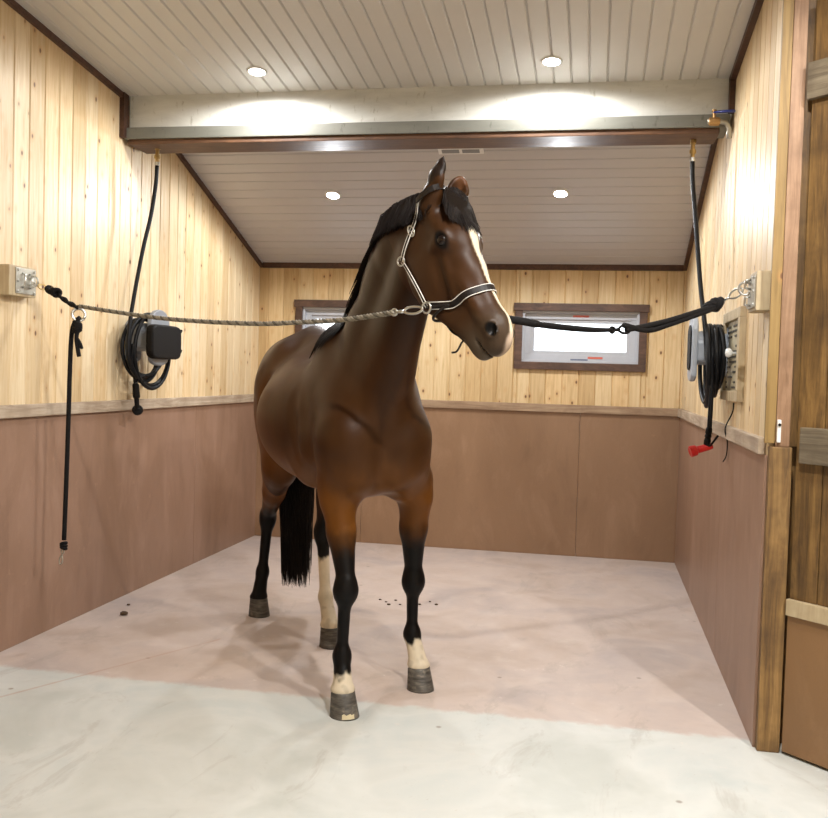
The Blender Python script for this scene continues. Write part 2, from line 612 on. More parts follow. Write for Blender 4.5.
def twisted(mb, pts, r, strands, pitch, phase0=0.0, mats=None, seg=6):
    """strands laid round a path"""
    path = resample(pts, pitch / 7)
    fr = []; up = None
    for i, p in enumerate(path):
        t = (path[min(i + 1, len(path) - 1)] - path[max(i - 1, 0)]).normalized()
        if up is None:
            up = Vector((0, 0, 1)) if abs(t.z) < 0.9 else Vector((1, 0, 0))
        a = (up - t * up.dot(t)).normalized(); up = a
        fr.append((p, a, t.cross(a)))
    for k in range(strands):
        line = []; d = 0
        for i, (p, a, b_) in enumerate(fr):
            if i:
                d += (p - fr[i - 1][0]).length
            th = 2 * math.pi * (d / pitch + k / strands) + phase0
            line.append(p + (a * math.cos(th) + b_ * math.sin(th)) * r * 0.5)
        if mats:
            mb.cur = mats[k % len(mats)]
        mb.tube(line, r * 0.62, seg)
    mb.cur = 0


def frame(origin, zdir, xdir=(0, 0, 1)):
    z = Vector(zdir).normalized(); x = Vector(xdir)
    x = x - z * x.dot(z)
    if x.length < 1e-4:
        x = Vector((1, 0, 0)) - z * z.x
    x.normalize(); y = z.cross(x)
    return Matrix(((x.x, y.x, z.x, origin[0]), (x.y, y.y, z.y, origin[1]), (x.z, y.z, z.z, origin[2]), (0, 0, 0, 1)))


# ------------------------------------------------------------------ room
XL, XR, YB = -2.914, 0.679, 7.791
YN, XA = -2.6, 3.6            # near wall and far side of the aisle
LEDGE0, LEDGE1 = 1.185, 1.25


def z_front(y): return 3.125 + 0.115 * (5.36 - y)
def z_rear(y): return 2.385 + 0.344 * (YB - y)
def z_top(y): return z_front(y) if y < 5.45 else z_rear(y)


def grooved(mb, o, u, v, n, u0, u1, width, off, zlo, zhi, groove=0.007, depth=0.007, back=0.06, holes=()):
    """boards side by side along u, running along v between zlo(u) and zhi(u); n is the visible side"""
    o = Vector(o); u = Vector(u); v = Vector(v); n = Vector(n)
    k0 = math.floor((u0 - off) / width)
    k = k0
    while off + k * width < u1 - 1e-6:
        a = max(u0, off + k * width); b = min(u1, off + (k + 1) * width)
        k += 1
        if b - a < 0.004:
            continue
        g = min(groove, (b - a) * 0.3)
        spans = [(None, None)]
        for (h0, h1, hz0, hz1) in holes:
            if b > h0 and a < h1:
                spans = [(None, hz0), (hz1, None)]
        prof = [(a, -depth), (a + g, 0), (b - g, 0), (b, -depth), (b, -back), (a, -back)]
        for s0, s1 in spans:
            base = len(mb.v)
            for lo_hi in (0, 1):
                for (uu, dn) in prof:
                    z = (zlo(uu) if s0 is None else s0) if lo_hi == 0 else (zhi(uu) if s1 is None else s1)
                    mb.v.append(tuple(o + u * uu + v * z + n * dn))
            for i in range(6):
                j = (i + 1) % 6
                mb.face((base + i, base + j, base + 6 + j, base + 6 + i))
            mb.face([base + i for i in range(6)][::-1]); mb.face([base + 6 + i for i in range(6)])


# floor
f = MB().box((XL - 0.1, YN - 0.1, -0.12), (XA + 0.1, YB + 0.1, 0.0)).build('floor', 'floor_paint'); struct(f)

# left wall
mb = MB()
grooved(mb, (XL, 0, 0), (0, 1, 0), (0, 0, 1), (1, 0, 0), YN, YB, BOARD, 4.262, lambda y: LEDGE0, lambda y: z_top(y) + 0.03)
struct(mb.build('wall_left', 'pine_left'))
# right wall
mb = MB()
grooved(mb, (XR, 0, 0), (0, 1, 0), (0, 0, 1), (-1, 0, 0), 3.93, YB, BOARD, 4.0, lambda y: LEDGE0, lambda y: z_top(y) + 0.03, holes=[(4.70, 5.12, 1.44, 1.77)])
struct(mb.build('wall_right', 'pine_right'))

# windows in the back wall
WIN = [(-0.677, 0.387, 1.533, 2.077), (-2.575, -1.511, 1.533, 2.077)]
TR = 0.062
mb = MB()
# boards need individual columns split around holes: cut columns at the hole edges
holes = [(a + 0.03, b - 0.03, c + 0.03, d - 0.03) for a, b, c, d in WIN]
edges = sorted([XL - 0.1, XR + 0.1] + [h[0] for h in holes] + [h[1] for h in holes])
for a, b in zip(edges, edges[1:]):
    hh = [h for h in holes if a >= h[0] - 1e-6 and b <= h[1] + 1e-6]
    grooved(mb, (0, YB, 0), (1, 0, 0), (0, 0, 1), (0, -1, 0), a, b, BOARD, -0.68, lambda x: LEDGE0, lambda x: z_rear(YB) + 0.04, back=0.14, holes=hh)
struct(mb.build('wall_back', 'pine_back'))

# stall kick boards
KB = 0.018
mb = MB()
for a, b in ((YN, 1.6), (1.6, 4.06), (4.06, 6.5), (6.5, YB)):
    mb.box((XL - 0.06, a + 0.001, 0), (XL + KB * 0.4, b - 0.001, LEDGE0))
struct(mb.build('wall_left_kick_board', 'kick_board', bevel=0.002))
mb = MB()
for a, b in ((XL, -1.95), (-1.95, -0.12), (-0.12, XR)):
    mb.box((a + 0.001, YB - KB * 0.4, 0), (b - 0.001, YB + 0.14, LEDGE0))
struct(mb.build('wall_back_kick_board', 'kick_board_back', bevel=0.002))
mb = MB()
for a, b in ((3.93, 5.2), (5.2, 6.4), (6.4, YB - 0.01)):
    mb.box((XR - KB * 0.4, a + 0.001, 0), (XR + 0.06, b - 0.001, LEDGE0))
struct(mb.build('wall_right_kick_board', 'kick_board', bevel=0.002))

# ledges
LD = 0.03
struct(MB().box((XL - 0.02, YN, LEDGE0), (XL + LD, YB - 0.02, LEDGE1), ch=0.004).build('trim_1', 'ledge_wood'))
struct(MB().box((XL, YB - LD, LEDGE0), (XR, YB + 0.02, LEDGE1), ch=0.004).build('trim_2', 'ledge_wood_back'))
struct(MB().box((XR - LD, 3.96, LEDGE0), (XR + 0.02, YB - 0.02, LEDGE1), ch=0.004).build('trim_3', 'ledge_wood'))


def slope_box(mb, x0, x1, ya, za, yb, zb, t0, t1):
    base = len(mb.v)
    for x in (x0, x1):
        for (y, z) in ((ya, za), (yb, zb)):
            for t in (t0, t1):
                mb.v.append((x, y, z + t))
    for q in ((0, 1, 3, 2), (4, 6, 7, 5), (0, 4, 5, 1), (2, 3, 7, 6), (0, 2, 6, 4), (1, 5, 7, 3)):
        mb.face([base + i for i in q])


# front ceiling, boards running away from the camera
mb = MB()
vy = Vector((0, 1, -0.115)); nn = Vector((0, -0.115, -1)).normalized()
grooved(mb, (0, 0, z_front(0)), (1, 0, 0), vy, nn, XL - 0.05, XA + 0.05, 0.0976, 0.0, lambda u: YN - 0.05, lambda u: 5.62, groove=0.008, depth=0.010, back=0.07)
struct(mb.build('ceiling', 'ceiling_white'))
# rear ceiling, boards running across
mb = MB()
d = Vector((0, 1, -0.344)); L_ = d.length; d.normalize(); nn = Vector((0, -0.344, -1)).normalized()
y0 = 5.45
grooved(mb, (0, y0, z_rear(y0)), d, (1, 0, 0), nn, 0.0, (YB + 0.12 - y0) * L_, 0.118, 0.05, lambda u: XL - 0.03, lambda u: XR + 0.03, groove=0.008, depth=0.010, back=0.07)
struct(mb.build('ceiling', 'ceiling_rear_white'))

# dark trims along walls and ceilings
tw = 0.032
mb = MB(); slope_box(mb, XL, XL + 0.022, YN, z_front(YN), 5.37, z_front(5.37), -tw, 0.01); mb.box((XL, 5.31, 2.86), (XL + 0.03, 5.37, 3.13)); struct(mb.build('trim_4', 'dark_trim'))
mb = MB(); slope_box(mb, XR - 0.03, XR, 3.9, z_front(3.9), 5.37, z_front(5.37), -tw, 0.01); mb.box((XR - 0.03, 5.32, 2.93), (XR, 5.37, 3.13)); struct(mb.build('trim_5', 'dark_trim'))
mb = MB(); slope_box(mb, XL, XL + 0.022, 5.6, z_rear(5.6), YB, z_rear(YB), -tw, 0.01); struct(mb.build('trim_6', 'dark_trim'))
mb = MB(); slope_box(mb, XR - 0.03, XR, 5.6, z_rear(5.6), YB, z_rear(YB), -tw, 0.01); struct(mb.build('trim_7', 'dark_trim'))
mb = MB(); mb.box((XL + 0.03, YB - 0.03, z_rear(YB) - 0.035), (XR - 0.03, YB, z_rear(YB) + 0.02)); struct(mb.build('trim_8', 'dark_trim'))

# shell of the aisle behind and beside the photographer
mb = MB(); mb.box((XL - 0.1, YN - 0.1, 0), (XA, YN, 4.2)); struct(mb.build('wall_near', 'pine_back'))
mb = MB(); mb.box((XA, YN, 0), (XA + 0.1, 4.1, 4.2)); struct(mb.build('wall_aisle', 'pine_left'))
mb = MB(); mb.box((0.70, 4.005, 0), (XA, 4.09, 3.5)); struct(mb.build('wall_front', 'old_door_wood'))
mb = MB(); mb.box((-60, YB + 0.4, -0.4), (60, 60, -0.3)); struct(mb.build('snowy_ground_outside', 'snow_ground'))

# ceiling beam
bm_ = thing('ceiling_beam', 'thick white-painted timber beam across the stall with grey and brown lower boards', 'beam', (-1.117, 5.37, 2.83))
MB().box((XL + 0.03, 5.375, 2.915), (XR - 0.005, 5.60, 3.135), ch=0.008).build('painted_beam', 'beam_paint', bm_)
MB().box((XL + 0.01, 5.345, 2.855), (XR - 0.02, 5.60, 2.925), ch=0.006).build('grey_rail', 'beam_rail_grey', bm_)['label'] = 'grey weathered lower rail'
MB().box((XL + 0.03, 5.36, 2.825), (XR - 0.07, 5.61, 2.857), ch=0.005).build('brown_board', 'dark_board', bm_)['label'] = 'dark brown underside board'


def window(i, a, b, c, d):
    fr = MB()
    y0, y1 = YB - 0.032, YB + 0.02
    fr.box((a - 0.012, y0 - 0.008, d - TR), (b + 0.012, y1, d), ch=0.004)
    fr.box((a, y0, c), (b, y1, c + TR), ch=0.004)
    fr.box((a, y0, c + TR), (a + TR, y1, d - TR), ch=0.004)
    fr.box((b - TR, y0, c + TR), (b, y1, d - TR), ch=0.004)
    w_ = struct(fr.build('window_%d' % i, 'window_trim'))
    a2, b2, c2, d2 = a + TR - 0.01, b - TR + 0.01, c + TR - 0.01, d - TR + 0.01
    s = MB()
    # painted reveal and sash
    for (t, ya, yb) in ((0.028, YB - 0.01, YB + 0.13), (0.075, YB + 0.03, YB + 0.075), (0.105, YB + 0.045, YB + 0.07)):
        s.box((a2, ya, c2), (b2, yb, c2 + t), ch=0.003); s.box((a2, ya, d2 - t), (b2, yb, d2), ch=0.003)
        s.box((a2, ya, c2 + t), (a2 + t, yb, d2 - t), ch=0.003); s.box((b2 - t, ya, c2 + t), (b2, yb, d2 - t), ch=0.003)
    struct(s.build('window_frame', 'sash_paint', w_))
    p = MB().box((a2 + 0.07, YB + 0.055, c2 + 0.07), (b2 - 0.07, YB + 0.06, d2 - 0.07)).build('pane', 'window_glass', w_)
    struct(p)
    k = MB()
    k.box((a + 0.47, YB + 0.027, d2 - 0.055), (a + 0.60, YB + 0.031, d2 - 0.04)); k.box((a + 0.60, YB + 0.027, c2 + 0.045), (a + 0.72, YB + 0.031, c2 + 0.062))
    k.cur = 1
    k.box((a + 0.46, YB + 0.027, c2 + 0.025), (a + 0.60, YB + 0.031, c2 + 0.042))
    struct(k.build('sticker', ['sticker_red', 'sticker_dark'], w_))
    return w_


for i, wv in enumerate(WIN):
    window(i + 1, *wv)

# ------------------------------------------------------------------ posts beside the right wall
pt = thing('door_post', 'brown timber door post at the front end of the right wall, thicker at its foot', 'post', (0.74, 3.94, 0))
MB().box((0.682, 3.89, 0), (0.768, 4.0, 1.222), ch=0.006).build('lower_post', 'post_wood', pt)
MB().box((0.704, 3.90, 1.222), (0.757, 4.0, 3.32), ch=0.005).build('upper_post', 'pink_post_wood', pt)['label'] = 'pinkish brown upper post'
MB().box((0.757, 3.93, 1.222), (0.79, 4.0, 3.32), ch=0.004).build('dark_batten', 'old_door_wood', pt)
MB().box((0.79, 3.93, 1.222), (0.83, 4.0, 3.32), ch=0.004).build('green_batten', 'green_grey_wood', pt)['label'] = 'green-grey weathered batten'
MB().box((0.664, 3.905, 1.235), (0.7035, 3.928, 3.32), ch=0.003).build('pine_edge_board', 'pine_trim', pt)['label'] = 'yellow pine edge board'
lt = MB()
lt.box((0.706, 3.885, 1.24), (0.721, 3.90, 1.33), ch=0.004)
k = lt.build('latch_plate', 'white_metal', pt); k['label'] = 'small pale metal plate'
MB().lathe([(0.004, 0), (0.006, 0.004), (0.006, 0.007)], frame((0.7135, 3.886, 1.31), (0, -1, 0)), 12).build('screw', 'black_plastic', k)

# stable door leaf standing at an angle
D0 = Vector((0.775, 3.885, 0)); DU = Vector((0.718, -0.695, 0)).normalized(); DN = Vector((-DU.y, DU.x, 0)) * -1
if DN.y > 0:
    DN = -DN
MD = Matrix(((DU.x, DN.x, 0, D0.x), (DU.y, DN.y, 0, D0.y), (0, 0, 1, 0), (0, 0, 0, 1)))
sd = thing('stable_door', 'old brown timber stable door standing at an angle at right edge', 'door', (0.775, 3.885, 0))
MB().box((0.0, -0.04, 0.012), (1.25, 0.0, 0.56), MD, ch=0.003).build('lower_panel', 'kick_board_door', sd)['label'] = 'smooth ochre brown panel'
MB().box((0.0, -0.05, 0.56), (1.25, 0.016, 0.625), MD, ch=0.004).build('rail', 'block_wood', sd)['label'] = 'worn pale wooden rail'
m2 = MB()
xs = [0.004, 0.12, 0.30, 0.43, 0.58, 0.72, 0.86, 1.0, 1.13, 1.25]
for a, b in zip(xs, xs[1:]):
    dd = random.uniform(-0.004, 0.004)
    m2.box((a + 0.0015, -0.04, 0.625), (b - 0.0015, dd, 2.95), MD, ch=0.004)
m2.build('boards', 'old_door_wood', sd)
MB().box((0.035, 0.0, 1.165), (1.25, 0.028, 1.305), MD, ch=0.004).build('crossboard', 'grey_wood', sd)['label'] = 'grey weathered crossboard'
MB().box((0.0, 0.0, 2.57), (1.25, 0.028, 2.71), MD, ch=0.004).build('crossboard', 'grey_wood', sd)['label'] = 'dark grey upper crossboard'

# ------------------------------------------------------------------ ceiling lamps
LX = (-1.951, -0.295)
pos_txt = {(0, 5.09): 'left of two on the front white ceiling', (1, 5.09): 'right of two on the front white ceiling',
           (0, 6.687): 'left of two on the sloped rear ceiling, near horse ears', (1, 6.687): 'right of two on the sloped rear ceiling'}
AIM = {}
for row in (5.09, 6.687, 1.89):
    for i, x in enumerate(LX if row > 3 else (0.22, 1.50)):
        z = z_top(row)
        n = Vector((0, -0.344, -1)).normalized() if row > 5.5 else Vector((0, -0.115, -1)).normalized()
        lab = pos_txt.get((i, row), 'round recessed ceiling lamp over the aisle before the stall')
        if (i, row) in pos_txt:
            lab = 'round recessed ceiling lamp, ' + lab
        t = thing('ceiling_light', lab, 'ceiling light', (x, row, z), 'recessed lamps in the ceilings')
        M = frame((x, row, z), n, (1, 0, 0))
        MB().lathe([(0.040, 0.0), (0.040, 0.006), (0.054, 0.008), (0.058, 0.004), (0.058, -0.004)], M, 32).build('trim_ring', 'white_metal', t, smooth=True)
        MB().lathe([(0.001, 0.0065), (0.044, 0.0085), (0.044, 0.006), (0.001, 0.004)], M, 32).build('lens', 'lamp_glow', t)
        l = bpy.data.lights.new('lamp', 'SPOT')
        l.energy = 4 * (LAMP_FRONT_W if row < 5 else (LAMP_W * 0.62 if row < 6 else LAMP_W))
        l.color = LAMP_COL if row < 5 else (LAMP_COL_STALL if row < 6 else LAMP_COL_REAR)
        l.spot_size = math.radians(177); l.spot_blend = 0.3; l.shadow_soft_size = 0.045
        lo = bpy.data.objects.new('lamp', l); COL.objects.link(lo)
        lo.parent = t
        lo.location = n * 0.03
        lo.rotation_euler = n.to_track_quat('-Z', 'Y').to_euler()

# small vent on the rear ceiling by the beam
vt = thing('ceiling_vent', 'small white rectangular vent on the rear ceiling just behind the beam', 'vent', (-0.93, 6.15, z_rear(6.15)))
Mv = frame((-0.93, 6.15, z_rear(6.15)), (0, -0.344, -1), (1, 0, 0))
MB().box((-0.15, -0.035, 0), (0.15, 0.035, 0.012), Mv, ch=0.003).build('cover', 'white_plastic', vt)
mv = MB()
for q in range(2):
    mv.box((-0.125 + q * 0.135, -0.02, 0.0125), (-0.01 + q * 0.135, 0.02, 0.015), Mv)
mv.build('grille', 'grey_plastic', vt)


# ------------------------------------------------------------------ HORSE
# local frame: x forward, y to the horse's left, z up
HO = Vector((-0.82, 3.89, 0.0)); HANG = math.radians(-60)
HF = np.array([math.cos(HANG), math.sin(HANG), 0.0]); HL = np.array([-math.sin(HANG), math.cos(HANG), 0.0])


def loc(P):
    d = np.array(P, float) - np.array(HO)
    return np.array([d @ HF, d @ HL, d[2]])


def ldir(P):
    P = np.array(P, float)
    return np.array([P @ HF, P @ HL, P[2]])


_A = np.array([0.45459583, -0.26567289, -0.85015325]); _D = np.array([0.73399846, -0.42896014, 0.52653533]); _S = np.array([-0.50456802, -0.86337194, 0.0])
HA, HD, HS = ldir(_A), ldir(_D), ldir(_S)
HP = loc(np.array([-.627, 3.5, 2.163]) + _D * 0.045)


HSH, HSC = 0.045, 0.936      # the poll sits a little down the axis; features scale with it


def hd(a, d_, s=0.0):
    return HP + HA * (HSH + a * HSC) + HD * d_ + HS * s


VOX = 0.0068
LO = np.array([-1.95, -0.50, -0.01]); HI = np.array([0.98, 0.48, 2.40])
DIM = np.ceil((HI - LO) / VOX).astype(int) + 1
FLD = np.full(DIM, 0.5, np.float32)
AX = [LO[i] + np.arange(DIM[i]) * VOX for i in range(3)]


def region(bmin, bmax):
    i0 = np.maximum(np.floor((bmin - LO) / VOX).astype(int), 0)
    i1 = np.minimum(np.ceil((bmax - LO) / VOX).astype(int) + 1, DIM)
    sl = tuple(slice(a, b) for a, b in zip(i0, i1))
    x = AX[0][sl[0]][:, None, None].astype(np.float32); y = AX[1][sl[1]][None, :, None].astype(np.float32); z = AX[2][sl[2]][None, None, :].astype(np.float32)
    return sl, x, y, z


def blend(sl, dnew, k, op):
    a = FLD[sl]
    if op == 'add':
        h = np.maximum(k - np.abs(a - dnew), 0) / k
        FLD[sl] = np.minimum(a, dnew) - h * h * k * 0.25
    else:
        b = -dnew
        h = np.maximum(k - np.abs(a - b), 0) / k
        FLD[sl] = np.maximum(a, b) + h * h * k * 0.25


def cone(a, b, ra, rb, k=0.05, ax=None, fl=1.0, op='add'):
    a = np.array(a, float); b = np.array(b, float)
    m = max(ra, rb) * max(1.0, fl) + k + 0.03
    sl, x, y, z = region(np.minimum(a, b) - m, np.maximum(a, b) + m)
    d = b - a; L2 = d @ d
    px, py, pz = x - a[0], y - a[1], z - a[2]
    t = np.clip((px * d[0] + py * d[1] + pz * d[2]) / L2, 0, 1)
    wx, wy, wz = px - t * d[0], py - t * d[1], pz - t * d[2]
    r = ra + (rb - ra) * t
    w2 = wx * wx + wy * wy + wz * wz
    if ax is not None and fl != 1.0:
        ax = np.array(ax, float); ax = ax / np.linalg.norm(ax)
        wn = wx * ax[0] + wy * ax[1] + wz * ax[2]
        q2 = w2 - wn * wn + (wn / fl) ** 2
        q = np.sqrt(q2) + 1e-6
        w_ = np.sqrt(w2) + 1e-6
        dist = w_ * (1 - r / q)
        dist = np.where(w_ < 1e-3, -r * fl, dist)
    else:
        dist = np.sqrt(w2) - r
    blend(sl, dist.astype(np.float32), k, op)


def ell(c, R, k=0.05, axes=None, op='add'):
    c = np.array(c, float); R = np.array(R, float)
    m = R.max() + k + 0.03
    if axes is None:
        sl, x, y, z = region(c - R - k - 0.03, c + R + k + 0.03)
        u, v, w_ = x - c[0], y - c[1], z - c[2]
    else:
        sl, x, y, z = region(c - m, c + m)
        X, Y, Z = x - c[0], y - c[1], z - c[2]
        u, v, w_ = [X * e[0] + Y * e[1] + Z * e[2] for e in axes]
    k0 = np.sqrt((u / R[0]) ** 2 + (v / R[1]) ** 2 + (w_ / R[2]) ** 2) + 1e-6
    k1 = np.sqrt((u / R[0] ** 2) ** 2 + (v / R[1] ** 2) ** 2 + (w_ / R[2] ** 2) ** 2) + 1e-6
    dist = k0 * (k0 - 1) / k1
    blend(sl, dist.astype(np.float32), k, op)


def chain(pts, rs, k=0.02, ax=None, fl=None):
    for i in range(len(pts) - 1):
        cone(pts[i], pts[i + 1], rs[i], rs[i + 1], k, ax, 1.0 if fl is None else (fl[i] + fl[i + 1]) / 2 if isinstance(fl, (list, tuple)) else fl)


TY = -0.045       # the trunk's midline
YV = (0, 1, 0)
# --- trunk
ell((-0.86, TY - 0.03, 1.225), (0.59, 0.375, 0.335), 0.06)
ell((-0.50, TY - 0.01, 1.25), (0.42, 0.26, 0.35), 0.08)
ell((-1.12, TY, 1.37), (0.42, 0.27, 0.25), 0.10)
ell((-1.34, TY - 0.01, 1.42), (0.33, 0.275, 0.275), 0.10)
cone((-1.25, TY, 1.60), (-0.62, TY, 1.56), 0.085, 0.07, 0.14)
cone((-0.66, TY, 1.555), (-0.42, TY, 1.625), 0.075, 0.07, 0.12)
cone((-0.42, TY, 1.625), (-0.20, TY, 1.60), 0.07, 0.09, 0.12)
for s in (-1, 1):
    y = TY - 0.01 + s * 0.175
    ell((-1.37, y, 1.29), (0.27, 0.155, 0.31), 0.10)
    cone((-1.20, TY + s * 0.20, 1.53), (-1.30, TY + s * 0.22, 1.38), 0.055, 0.07, 0.12)        # point of hip
    cone((-1.53, TY + s * 0.11, 1.38), (-1.50, TY + s * 0.13, 1.08), 0.115, 0.10, 0.08)       # buttock
    cone((-0.44, TY + s * 0.12, 1.52), (-0.15, TY - 0.022 + s * 0.142, 1.20), 0.13, 0.118, 0.10, YV, 0.70)  # shoulder
    cone((-0.40, TY + s * 0.17, 1.12), (-0.55, TY + s * 0.18, 1.02), 0.12, 0.10, 0.08)
ell((-0.20, TY - 0.022, 1.20), (0.205, 0.205, 0.28), 0.10)
for s in (-1, 1):
    ell((-0.105, TY - 0.022 + s * 0.085, 1.12), (0.115, 0.095, 0.165), 0.05)
    cone((-0.12, TY + s * 0.10, 1.06), (-0.22, TY + s * 0.13, 0.965), 0.085, 0.07, 0.05)
cone((-0.30, TY, 1.02), (-0.62, TY, 0.98), 0.09, 0.08, 0.08)
# stomach tuck and flank hollow
ell((-1.13, TY - 0.335, 1.20), (0.09, 0.05, 0.20), 0.06, op='sub')
ell((-1.13, TY + 0.335, 1.20), (0.09, 0.05, 0.20), 0.06, op='sub')
# groove behind the shoulder
cone((-0.50, TY - 0.33, 1.42), (-0.40, TY - 0.335, 1.02), 0.016, 0.02, 0.05, op='sub')
cone((-0.50, TY + 0.33, 1.42), (-0.40, TY + 0.335, 1.02), 0.016, 0.02, 0.05, op='sub')
# sheath
ell((-1.10, TY, 0.97), (0.16, 0.05, 0.05), 0.06)

# --- neck
NK = [np.array(q, float) for q in ((-0.30, TY, 1.36), (-0.17, TY, 1.60), (-0.035, TY - 0.01, 1.82), (0.08, TY - 0.02, 1.925), (0.20, TY - 0.02, 1.985))] + [hd(0.055, -0.135)]
NR = [0.275, 0.225, 0.178, 0.146, 0.122, 0.100]
NFL = [0.78, 0.60, 0.50, 0.50, 0.58, 0.72]
for i in range(5):
    axn = np.array(YV, float) if i < 3 else (HS * (-1) * (0.3 * (i - 2)) + np.array(YV, float) * (1 - 0.3 * (i - 2)))
    cone(NK[i], NK[i + 1], NR[i], NR[i + 1], 0.05, axn, (NFL[i] + NFL[i + 1]) / 2)
# windpipe and jugular groove
cone((-0.08, TY, 1.36), hd(0.165, -0.235), 0.105, 0.05, 0.10)

cone((-0.03, TY, 1.54), hd(0.11, -0.18), 0.145, 0.085, 0.08, YV, 0.55)
cone((0.02, TY, 1.62), hd(0.14, -0.20), 0.095, 0.06, 0.08, YV, 0.6)


# --- head
def hell(a, d_, s, R, k, op='add', tilt=0.0):
    ca, sa = math.cos(tilt), math.sin(tilt)
    e0 = HA * ca + HD * sa; e1 = HD * ca - HA * sa
    ell(hd(a, d_, s), R, k, (e0, e1, HS), op)


def hcone(p, q, ra, rb, k=0.03, fl=1.0, op='add', ax=None):
    cone(hd(*p), hd(*q), ra, rb, k, HS if ax is None else ax, fl, op)


hcone((0.055, -0.065), (0.20, -0.072), 0.075, 0.096, 0.04, 1.0)
hcone((0.20, -0.072), (0.34, -0.066), 0.088, 0.066, 0.04, 0.95)
hcone((0.34, -0.064), (0.57, -0.050), 0.064, 0.046, 0.04, 0.85)
hcone((0.26, -0.13), (0.50, -0.125), 0.115, 0.075, 0.05, 0.66)
hell(0.285, -0.178, 0, (0.125, 0.112, 0.078), 0.04)
for s in (-1, 1):
    hell(0.285, -0.185, s * 0.052, (0.112, 0.100, 0.036), 0.03)
    hcone((0.37, -0.235, s * 0.04), (0.57, -0.155, s * 0.022), 0.033, 0.026, 0.04)
    hcone((0.215, -0.085, s * 0.080), (0.42, -0.115, s * 0.062), 0.020, 0.012, 0.03)      # facial crest
    hell(0.215, -0.040, s * 0.083, (0.040, 0.034, 0.030), 0.03)                            # orbit
    hcone((0.10, -0.055, s * 0.066), (0.185, -0.035, s * 0.080), 0.022, 0.020, 0.04)
    hcone((0.36, -0.075, s * 0.055), (0.55, -0.065, s * 0.045), 0.016, 0.018, 0.03)
hell(0.605, -0.070, 0, (0.078, 0.070, 0.056), 0.04)
hell(0.655, -0.085, 0, (0.045, 0.055, 0.046), 0.03)
hell(0.630, -0.148, 0, (0.052, 0.034, 0.036), 0.025)
hcone((0.50, -0.14), (0.60, -0.135), 0.05, 0.035, 0.04, 0.8)
for s in (-1, 1):
    hell(0.615, -0.045, s * 0.052, (0.034, 0.026, 0.018), 0.02)                           # nostril rim
    hell(0.622, -0.038, s * 0.068, (0.027, 0.016, 0.026), 0.006, 'sub', -0.6)
    hell(0.217, -0.044, s * 0.112, (0.021, 0.017, 0.020), 0.008, 'sub')                    # eye socket
    hcone((0.255, -0.100, s * 0.110), (0.42, -0.150, s * 0.085), 0.015, 0.012, 0.03, op='sub')
hcone((0.740, -0.112), (0.615, -0.122), 0.0052, 0.0042, 0.004, 16.0, 'sub')


def ear(s, tip, lean):
    b0 = hd(0.035, -0.045, s * 0.055 + (0.012 if s > 0 else 0.012)); b1 = hd(0.015, -0.008, s * 0.062 + (0.014 if s > 0 else 0.020))
    tip = np.array(tip)
    m1 = b1 + (tip - b1) * 0.40 + HS * s * 0.006; m2 = b1 + (tip - b1) * 0.75
    face = np.array(lean) / np.linalg.norm(lean)
    cone(b0, b1, 0.042, 0.040, 0.03)
    cone(b1, m1, 0.038, 0.044, 0.012, face, 0.55)
    cone(m1, m2, 0.041, 0.028, 0.012, face, 0.48)
    cone(m2, tip, 0.028, 0.006, 0.012, face, 0.5)
    o = face * 0.020
    cone(b1 + o + (tip - b1) * 0.12, m1 + o, 0.020, 0.028, 0.006, face, 0.7, 'sub')
    cone(m1 + o, m2 + o * 0.8, 0.028, 0.017, 0.006, face, 0.7, 'sub')


ear(1, hd(-0.070, 0.098, 0.082), ldir((0.75, 0.62, 0.1)))
ear(-1, hd(-0.042, 0.050, -0.060), ldir((0.30, -0.95, 0.0)))

# --- legs
def foreleg(elb, knee, fet, cor, s):
    elb, knee, fet, cor = map(np.array, (elb, knee, fet, cor))
    up = np.array((-0.13, TY - 0.022 + s * 0.150, 1.17))
    cone(up, elb, 0.110, 0.088, 0.09, YV, 0.85)
    mid = elb + (knee - elb) * 0.45
    cone(elb + np.array((0, 0, .03)), mid, 0.092, 0.066, 0.05, YV, 0.86)
    cone(elb + np.array((0.03, s * 0.02, -0.06)), mid + np.array((0.01, s * .008, 0.04)), 0.05, 0.038, 0.05)
    cone(mid, knee + np.array((0, 0, .055)), 0.066, 0.043, 0.03, YV, 0.92)
    ell(knee + np.array((0.006, 0, 0.0)), (0.050, 0.057, 0.066), 0.03)
    ell(knee + np.array((-0.035, 0, 0.01)), (0.022, 0.022, 0.04), 0.03)
    dn = fet - knee
    cone(knee + dn * 0.12, knee + dn * 0.85, 0.029, 0.025, 0.03)
    cone(knee + dn * 0.10 + np.array((-0.030, 0, 0)), fet + np.array((-0.026, 0, 0.05)), 0.019, 0.017, 0.02)
    ell(fet, (0.042, 0.041, 0.044), 0.03)
    ell(fet + np.array((-0.028, 0, -0.012)), (0.024, 0.027, 0.030), 0.02)
    cone(fet, cor, 0.034, 0.044, 0.02)
    ell(cor + np.array((-0.005, 0, -0.002)), (0.052, 0.052, 0.024), 0.02)


